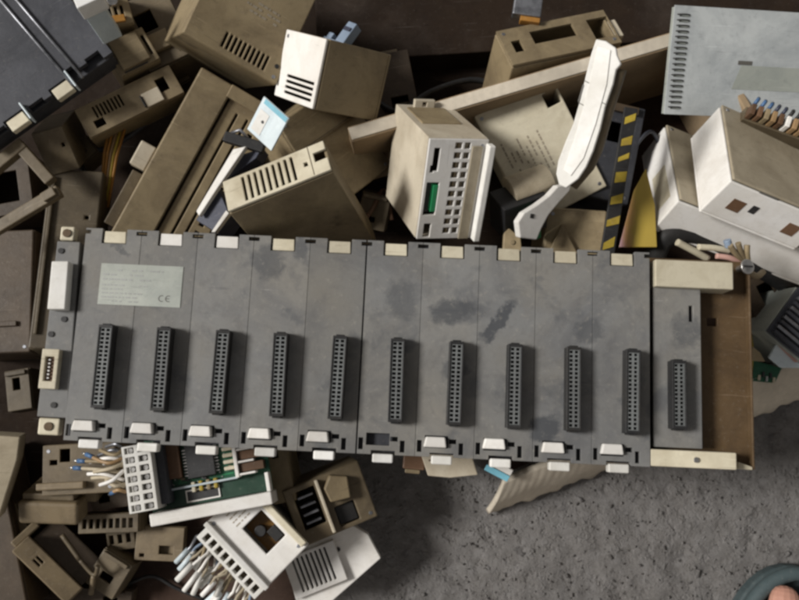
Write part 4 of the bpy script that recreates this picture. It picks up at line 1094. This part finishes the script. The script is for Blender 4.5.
for i in range(9):
    mbx.box(cx0 - .0025, cy0 + .002 + i * .0022, -.0088, cx0, cy0 + .0028 + i * .0022, -.006); mbx.box(cx1, cy0 + .002 + i * .0022, -.0088, cx1 + .0025, cy0 + .0028 + i * .0022, -.006)
mbx.build('pins', 'steel', ch, 0)
MB().box(cx0 - .014, cy0 + .002, -0.0088, cx0 - .004, cy1 + .01, -0.003).build('module_block', 'relay_brown', t, 0.0004)
random.seed(21)
for i in range(4):
    MB().box(cx1 + .006, cy0 + .001 + i * .0045, -0.0088, cx1 + .013, cy0 + .0036 + i * .0045, -0.0052).build('resistor', 'cream', t, 0.0006)
for i in range(4):
    MB().box(cx0 + .001 + i * .0052, cy0 - .0095, -0.0088, cx0 + .0036 + i * .0052, cy0 - .0025, -0.0050).build('capacitor', random.choice(['cream', 'yellow', 'tan']), t, 0.0006)
for i in range(7):
    MB().box(LU * .07, 0.026 + i * .0042, -0.0088, LU * .13, 0.028 + i * .0042, -0.0065).build('diode', ['tan', 'relay_brown', 'cream'][i % 3], t, 0.0004)
mbx = MB(); random.seed(44)
for i in range(26):
    xa = random.uniform(LU * .10, LU * .70); ya = random.uniform(.024, LV * .95)
    if random.random() < .5: mbx.box(xa, ya, -0.0089, xa + random.uniform(.006, .016), ya + .0005, -0.00885)
    else: mbx.box(xa, ya, -0.0089, xa + .0005, ya + random.uniform(.005, .012), -0.00885)
mbx.build('trace', 'green', t, 0)
mbx = MB()
for i in range(60):
    xa = random.uniform(LU * .08, LU * .72); ya = random.uniform(.024, LV * .95); mbx.cyl(xa, ya, -0.0089, -0.0084, .0005, 8)
mbx.build('solder', 'steel', t, 0)
for i in range(14):
    xa = random.uniform(LU * .12, LU * .70); ya = random.uniform(.024, .040)
    MB().box(xa, ya, -0.0089, xa + random.uniform(.0015, .004), ya + random.uniform(.001, .002), -0.0075).build('chip_part', random.choice(['cream', 'chip', 'relay_brown', 'tan']), t, 0.0002)
# terminal block
fx = [f.loc(px, py, .012) for px, py in ((122, 445), (152, 444), (156, 511), (128, 513))]
bx0 = (fx[0][0] + fx[3][0]) / 2; bx1 = (fx[1][0] + fx[2][0]) / 2; by0 = (fx[2][1] + fx[3][1]) / 2; by1 = (fx[0][1] + fx[1][1]) / 2
hs = []
for i in range(7):
    y = by0 + (by1 - by0) * (i + .18) / 7; hh = (by1 - by0) / 7 * .62
    hs.append((bx0 + (bx1 - bx0) * .10, y, bx0 + (bx1 - bx0) * .42, y + hh)); hs.append((bx0 + (bx1 - bx0) * .56, y, bx0 + (bx1 - bx0) * .88, y + hh))
tb = MB().plate(bx0, by0, bx1, by1, 0.006, 0.012, hs).build('terminal_block', 'clean_white', t, 0.0004)
MB().box(bx0, by0, -0.03, bx1, by1, 0.0045).build('block_base', 'white', tb, 0.0004)
mbx = MB()
for h in hs: mbx.cyl((h[0] + h[2]) / 2, (h[1] + h[3]) / 2, 0.0046, 0.0095, 0.0018, 10)
mbx.build('screw', 'steel', tb, 0)
MB().box(bx1 + .0003, by0 + .002, -0.009, bx1 + .006, by1, 0.004).build('side_wall', 'old_grey', t, 0.0005)
random.seed(4)
specs = [((123, 450), (114, 455), (100, 450)), ((124, 463), (112, 468), (94, 472)), ((124, 470), (113, 480), (100, 485)), ((125, 484), (115, 486), (106, 480)), ((123, 458), (108, 463), (88, 455)), ((124, 452), (112, 450), (98, 456)), ((124, 460), (108, 458), (90, 462)), ((124, 466), (106, 462), (80, 461)), ((124, 473), (105, 470), (76, 468)),
         ((124, 480), (104, 474), (88, 474)), ((125, 487), (108, 478), (92, 478)), ((126, 492), (118, 490), (112, 493)), ((122, 448), (116, 444), (106, 447)), ((123, 456), (114, 455), (104, 464))]
for i, (a, b2, c2) in enumerate(specs):
    za = 0.095 - i * .001
    pa, pb, pc = (*a, za), (*b2, za + .004), (*c2, za - .004)
    w_ = world_tube([pa, pb, pc], 0.0013, 'wire', ['tan', 'tan_pale', 'white', 'tan_pale', 'copper_wire', 'dull_steel', 'white'][i % 7], None)
    w_.parent = t; w_.matrix_parent_inverse = f.M.inverted()
    if i in (4, 7, 8, 11):
        e0 = at(*pc); d_ = (at(*pc) - at(*pb)).normalized() * 0.009
        s_ = MB().tube([e0 - d_ * .6, e0 + d_ * .2], 0.0016).build('sleeve', 'blue', None, 0); tp_ = MB().tube([e0 + d_ * .2, e0 + d_ * .65], 0.0007).build('ferrule', 'steel', None, 0); tp_.parent = w_; s_.parent = w_

# second white module, with amber window
f = Fr((266, 588, 0.080), (307, 546, 0.080), (208, 521, 0.080))
LU, LV = f.lu, f.lv
x0, y0, x1, y1 = LU * .40, LV * .26, LU * .86, LV * .66
t = module('plc_module', 'white module with an amber square opening and a fringe of white wires, below the circuit board', 'module', f, 0.04, 'white', [(x0, y0, x1, y1)], bevel=0.0008)
t['label'] = 'white module with brown square opening and a fringe of wires, below the circuit board'
MB().box(x0, y0, -0.016, x1, y1, -0.012).build('window_bed', 'amber', t, 0)
MB().cyl(x0 + (x1 - x0) * .35, y0 + (y1 - y0) * .6, -0.0119, -0.006, 0.004).build('dial', 'black', t, 0.0004)
MB().box(x0 + (x1 - x0) * .5, y0 + .001, -0.0119, x0 + (x1 - x0) * .9, y0 + (y1 - y0) * .45, -0.006).build('switch', 'black', t, 0.0004)
MB().box(LU * .94, 0.002, 0.0003, LU * 1.06, LV * .78, 0.006).build('right_rib', 'cream', t, 0.0008)
MB().box(-0.001, -0.001, 0.0003, LU * .07, LV, 0.004).build('left_rib', 'clean_white', t, 0.0006)
pm = MB(); random.seed(8); dashes(pm, LU * .35, LV * .72, LU * .85, LV * .94, 4, .0001, .25); pm.build('print', 'faint_ink', t, 0)
# terminals along its left side
hs = []
for i in range(9):
    y = LV * (.05 + .10 * i); hs.append((-0.0098, y, -0.0040, y + LV * .062))
te = MB().plate(-0.012, 0, -0.0015, LV * .97, -0.012, -0.004, hs).build('terminal_row', 'clean_white', t, 0.0004)
MB().box(-0.0118, 0.0005, -0.024, -0.0018, LV * .965, -0.0122).build('row_base', 'tan_dark', te, 0)
random.seed(14)
for i in range(24):
    y = LV * (.03 + .040 * i)
    ln = random.uniform(.015, .030); dy = random.uniform(-.012, .002)
    z0 = random.uniform(-.022, -.008)
    w_ = MB().tube([(-0.010, y, z0), (-.014, y + dy * .2 + random.uniform(-.003, .003), z0 + random.uniform(.002, .006)), (-.013 - ln * .35, y + dy * .45 + random.uniform(-.003, .003), z0 + .005), (-.013 - ln * .7, y + dy * .8, z0 + .003)], 0.0011).build('wire', random.choice(['tan_pale', 'white', 'tan', 'white', 'dull_steel', 'plug_blue']), t, 0)
    MB().tube([(-.011 - ln * .55, y + dy * .6, z0 + .0036), (-.013 - ln * 1.05, y + dy * 1.15, z0 + .001)], random.uniform(.0017, .0022)).build('sleeve', random.choice(['clean_white', 'clean_white', 'white', 'pale_blue']), w_, 0)

# white vented lid
f = Fr((300, 606, 0.045), (384, 572, 0.045), (284, 566, 0.048))
LU, LV = f.lu, f.lv
lid_pts = f.poly([(284, 558), (300, 540), (322, 527), (346, 522), (368, 535), (381, 559), (330, 604), (296, 604)])
t = thing('vented_lid', 'white lid with eight long slots lying on the concrete at the bottom edge', 'lid', f)
sl0 = [f.loc(p[0], p[1]) for p in ((294, 562), (312, 540))]
MB().poly(lid_pts, -0.010, -0.0022).build('lid', 'white', t, 0.0008)
vx = f.loc(292, 566)[0]
MB().plate(0.0066, f.lv * .285, f.lu * .515, f.lv * 1.075, -0.0021, -0.0012, []).build('vent_shade', 'chip', t, 0)  # dark sheet standing in for the shade inside the slots
MB().plate(0.0, f.lv * .18, f.lu * .60, f.lv * 1.15, -0.0021, 0.0028, slots(0.006, f.lv * .28, f.lu * .52, f.lv * 1.08, 8, .45)).build('vent_panel', 'white', t, 0.0005)
MB().cyl(f.loc(338, 550)[0], f.loc(338, 550)[1], -0.0021, -0.0010, 0.0016).build('screw', 'black', t, 0.0002)
# dark module behind the lid
f = Fr((303, 548, 0.070), (378, 516, 0.060), (282, 492, 0.075))
LU, LV = f.lu, f.lv
t = module('plc_module', 'brown broken case with bare metal contacts and a black insert, above the slotted white lid', 'module', f, 0.045, 'tan_dark',
           [(LU * .10, LV * .25, LU * .38, LV * .9), (LU * .52, LV * .08, LU * .78, LV * .42)], bevel=0.001)
MB().box(LU * .53, LV * .09, -0.012, LU * .77, LV * .41, -0.003).build('insert', 'black', t, 0.0005)
for i in range(4): MB().box(LU * .14, LV * (.30 + .15 * i), -0.02, LU * .34, LV * (.34 + .15 * i), -0.004).build('contact', 'dull_steel', t, 0.0004)
MB().poly([(LU * .5, LV * .55), (LU * .75, LV * .5), (LU * .8, LV * .85), (LU * .6, LV * .98), (LU * .48, LV * .8)], 0.0002, 0.007).build('broken_shell', 'tan', t, 0.001)
MB().box(LU * .40, LV * .05, 0.0002, LU * .44, LV * .98, 0.005).build('rib', 'beige', t, 0.0006)
f = Fr((274, 505, 0.070), (296, 500, 0.070), (270, 440, 0.070))
t = module('plc_module', 'narrow brown case tucked under the rack beside the circuit board', 'module', f, 0.05, 'tan', [(f.lu * .3, f.lv * .7, f.lu * .6, f.lv * .8)])

# cream scrap and blue strip by the carton
f = Fr((424, 480, 0.055), (478, 478, 0.055), (424, 446, 0.060))
t = thing('cover_scrap', 'cream cover piece poking out under the rack left of the carton flap', 'cover', f)
MB().poly(f.poly([(420, 452), (470, 450), (478, 475), (450, 478), (428, 476)]), -0.012, 0).build('plate', 'beige', t, 0.0008)
MB().box(0.004, f.lv * .55, 0.0002, 0.012, f.lv * .6, 0.0004).build('mark', 'relay_brown', t, 0)
f = Fr((484, 470, 0.060), (507, 482, 0.060), (486, 464, 0.062))
t = thing('cable_strip', 'short shiny blue strip at the torn end of the carton flap', 'strip', f)
MB().box(0, 0, -0.001, f.lu, f.lv, 0).build('strip', 'cyan', t, 0.0003)
MB().box(0.001, f.lv + .0002, -0.003, f.lu, f.lv + .005, -0.0005).build('edge', 'white', t, 0.0004)
f = Fr((402, 474, 0.055), (424, 476, 0.055), (402, 446, 0.055))
t = thing('plastic_tab', 'small brown bracket under the rack left of the cream cover piece', 'tab', f)
MB().box(0, 0.004, -0.01, f.lu, f.lv, 0).build('tab', 'relay_brown', t, 0.001)
MB().box(0.002, 0.001, -0.006, f.lu * .8, 0.0038, -0.001).build('lip', 'tan', t, 0.0005)

# ------------------------------------------------------------------ sandal and toes in the bottom right corner
C0 = at(790, 600, 0.0)
def foot():
    me = bpy.data.meshes.new('person'); bmf = bmesh.new()
    sk = []
    def chain(pts, start=None):
        prev = start
        for p, r in pts:
            v = bmf.verts.new(p); sk.append(r)
            if prev is not None: bmf.edges.new((prev, v))
            prev = v
        return prev
    heel = chain([((0.030, -0.20, 0.045), .034)]); root_i = 0
    a = chain([((0.028, -0.13, 0.046), .034), ((0.026, -0.075, 0.040), .034)], heel)
    chain([((0.030, -0.20, 0.12), .034), ((0.030, -0.20, 0.20), .038)], heel)
    toes = [((0.000, -0.035), (0.000, -0.008), (0.002, 0.012), .0125), ((0.021, -0.030), (0.022, -0.008), (0.023, 0.010), .0088),
            ((0.037, -0.034), (0.039, -0.014), (0.041, 0.002), .0082), ((0.051, -0.040), (0.055, -0.022), (0.057, -0.008), .0076), ((0.064, -0.050), (0.069, -0.034), (0.071, -0.022), .0072)]
    for p0, p1, p2, r in toes:
        chain([((p0[0], p0[1], 0.030), r * 1.25), ((p1[0], p1[1], 0.030), r), ((p2[0], p2[1], 0.026), r * .9)], a)
    bmf.to_mesh(me); bmf.free()
    me.materials.append(MATS['skin'])
    o = bpy.data.objects.new('person', me); COL.objects.link(o)
    md = o.modifiers.new('skin', 'SKIN')
    for v, r in zip(me.skin_vertices[0].data, sk): v.radius = (r, r * .85)
    me.skin_vertices[0].data[0].use_root = True
    sb = o.modifiers.new('smooth', 'SUBSURF'); sb.levels = 2; sb.render_levels = 2
    return o
ft = foot(); tag(ft, 'bare toe of a person reaching into the bottom right corner inside the grey sandal', 'person')
C0 = at(797, 564, 0.02); ft.location = (C0.x - 0.018, C0.y - 0.024, 0.004); ft.rotation_euler = (0, 0, R(-8))
sr = thing('sandal', 'grey-green rubber sandal rim around the toe in the bottom right corner', 'sandal')
sr.location = (C0.x - 0.030, C0.y - 0.036, 0.004); sr.rotation_euler = ft.rotation_euler
outl = []
for k in range(40):
    a = 2 * math.pi * k / 40
    y = math.sin(a); x = math.cos(a)
    outl.append((0.028 + x * (0.055 if y > 0 else 0.050 + .006 * y), -0.05 + y * (0.088 if y > 0 else 0.2)))
MB().poly(outl, -0.004, 0.010).build('sole', 'rubber', sr, 0.003, 3)
rim = [(*outl[k % 40], 0.018 + .004 * math.sin(k)) for k in range(0, 41)]
mbx = MB(); mbx.tube([((p[0] - .028) * .93 + .028, (p[1] + .05) * .95 - .05, 0.020) for p in outl + outl[:1]], 0.0055, 10); mbx.build('rim', 'rubber', sr, 0)

# ------------------------------------------------------------------ light
world = bpy.data.worlds.new('World'); scene.world = world; world.use_nodes = True
nt = world.node_tree
bg = nt.nodes['Background']
sky = nt.nodes.new('ShaderNodeTexSky'); sky.sky_type = 'NISHITA'; sky.sun_disc = False
SUN_EL, SUN_AZ = 41.0, 174.0          # azimuth measured anticlockwise from +x
sky.sun_elevation = R(SUN_EL)
sky.sun_rotation = R(90 - SUN_AZ)
hs_ = nt.nodes.new('ShaderNodeHueSaturation'); hs_.inputs['Saturation'].default_value = 0.25
tn = nt.nodes.new('ShaderNodeMix'); tn.data_type = 'RGBA'; tn.blend_type = 'MULTIPLY'; tn.inputs[0].default_value = 1.0
tn.inputs[7].default_value = (1.0, 0.90, 0.78, 1)
nt.links.new(sky.outputs[0], hs_.inputs['Color']); nt.links.new(hs_.outputs[0], tn.inputs[6]); nt.links.new(tn.outputs[2], bg.inputs[0])
bg.inputs[1].default_value = 0.085
sl = bpy.data.lights.new('sun', 'SUN'); so = bpy.data.objects.new('sun', sl); COL.objects.link(so)
dv = Vector((math.cos(R(SUN_AZ)) * math.cos(R(SUN_EL)), math.sin(R(SUN_AZ)) * math.cos(R(SUN_EL)), math.sin(R(SUN_EL))))
so.rotation_euler = dv.to_track_quat('Z', 'Y').to_euler()
sl.energy = 4.1; sl.angle = R(14); sl.color = (1.0, 0.975, 0.94)

scene.view_settings.view_transform = 'Standard'
scene.view_settings.look = 'None'
scene.view_settings.exposure = -0.25
scene.view_settings.gamma = 1.0
scene.view_settings.use_curve_mapping = False
scene.render.engine = 'CYCLES'
scene.cycles.use_denoising = True
scene.cycles.max_bounces = 6
scene.cycles.filter_width = 2.8
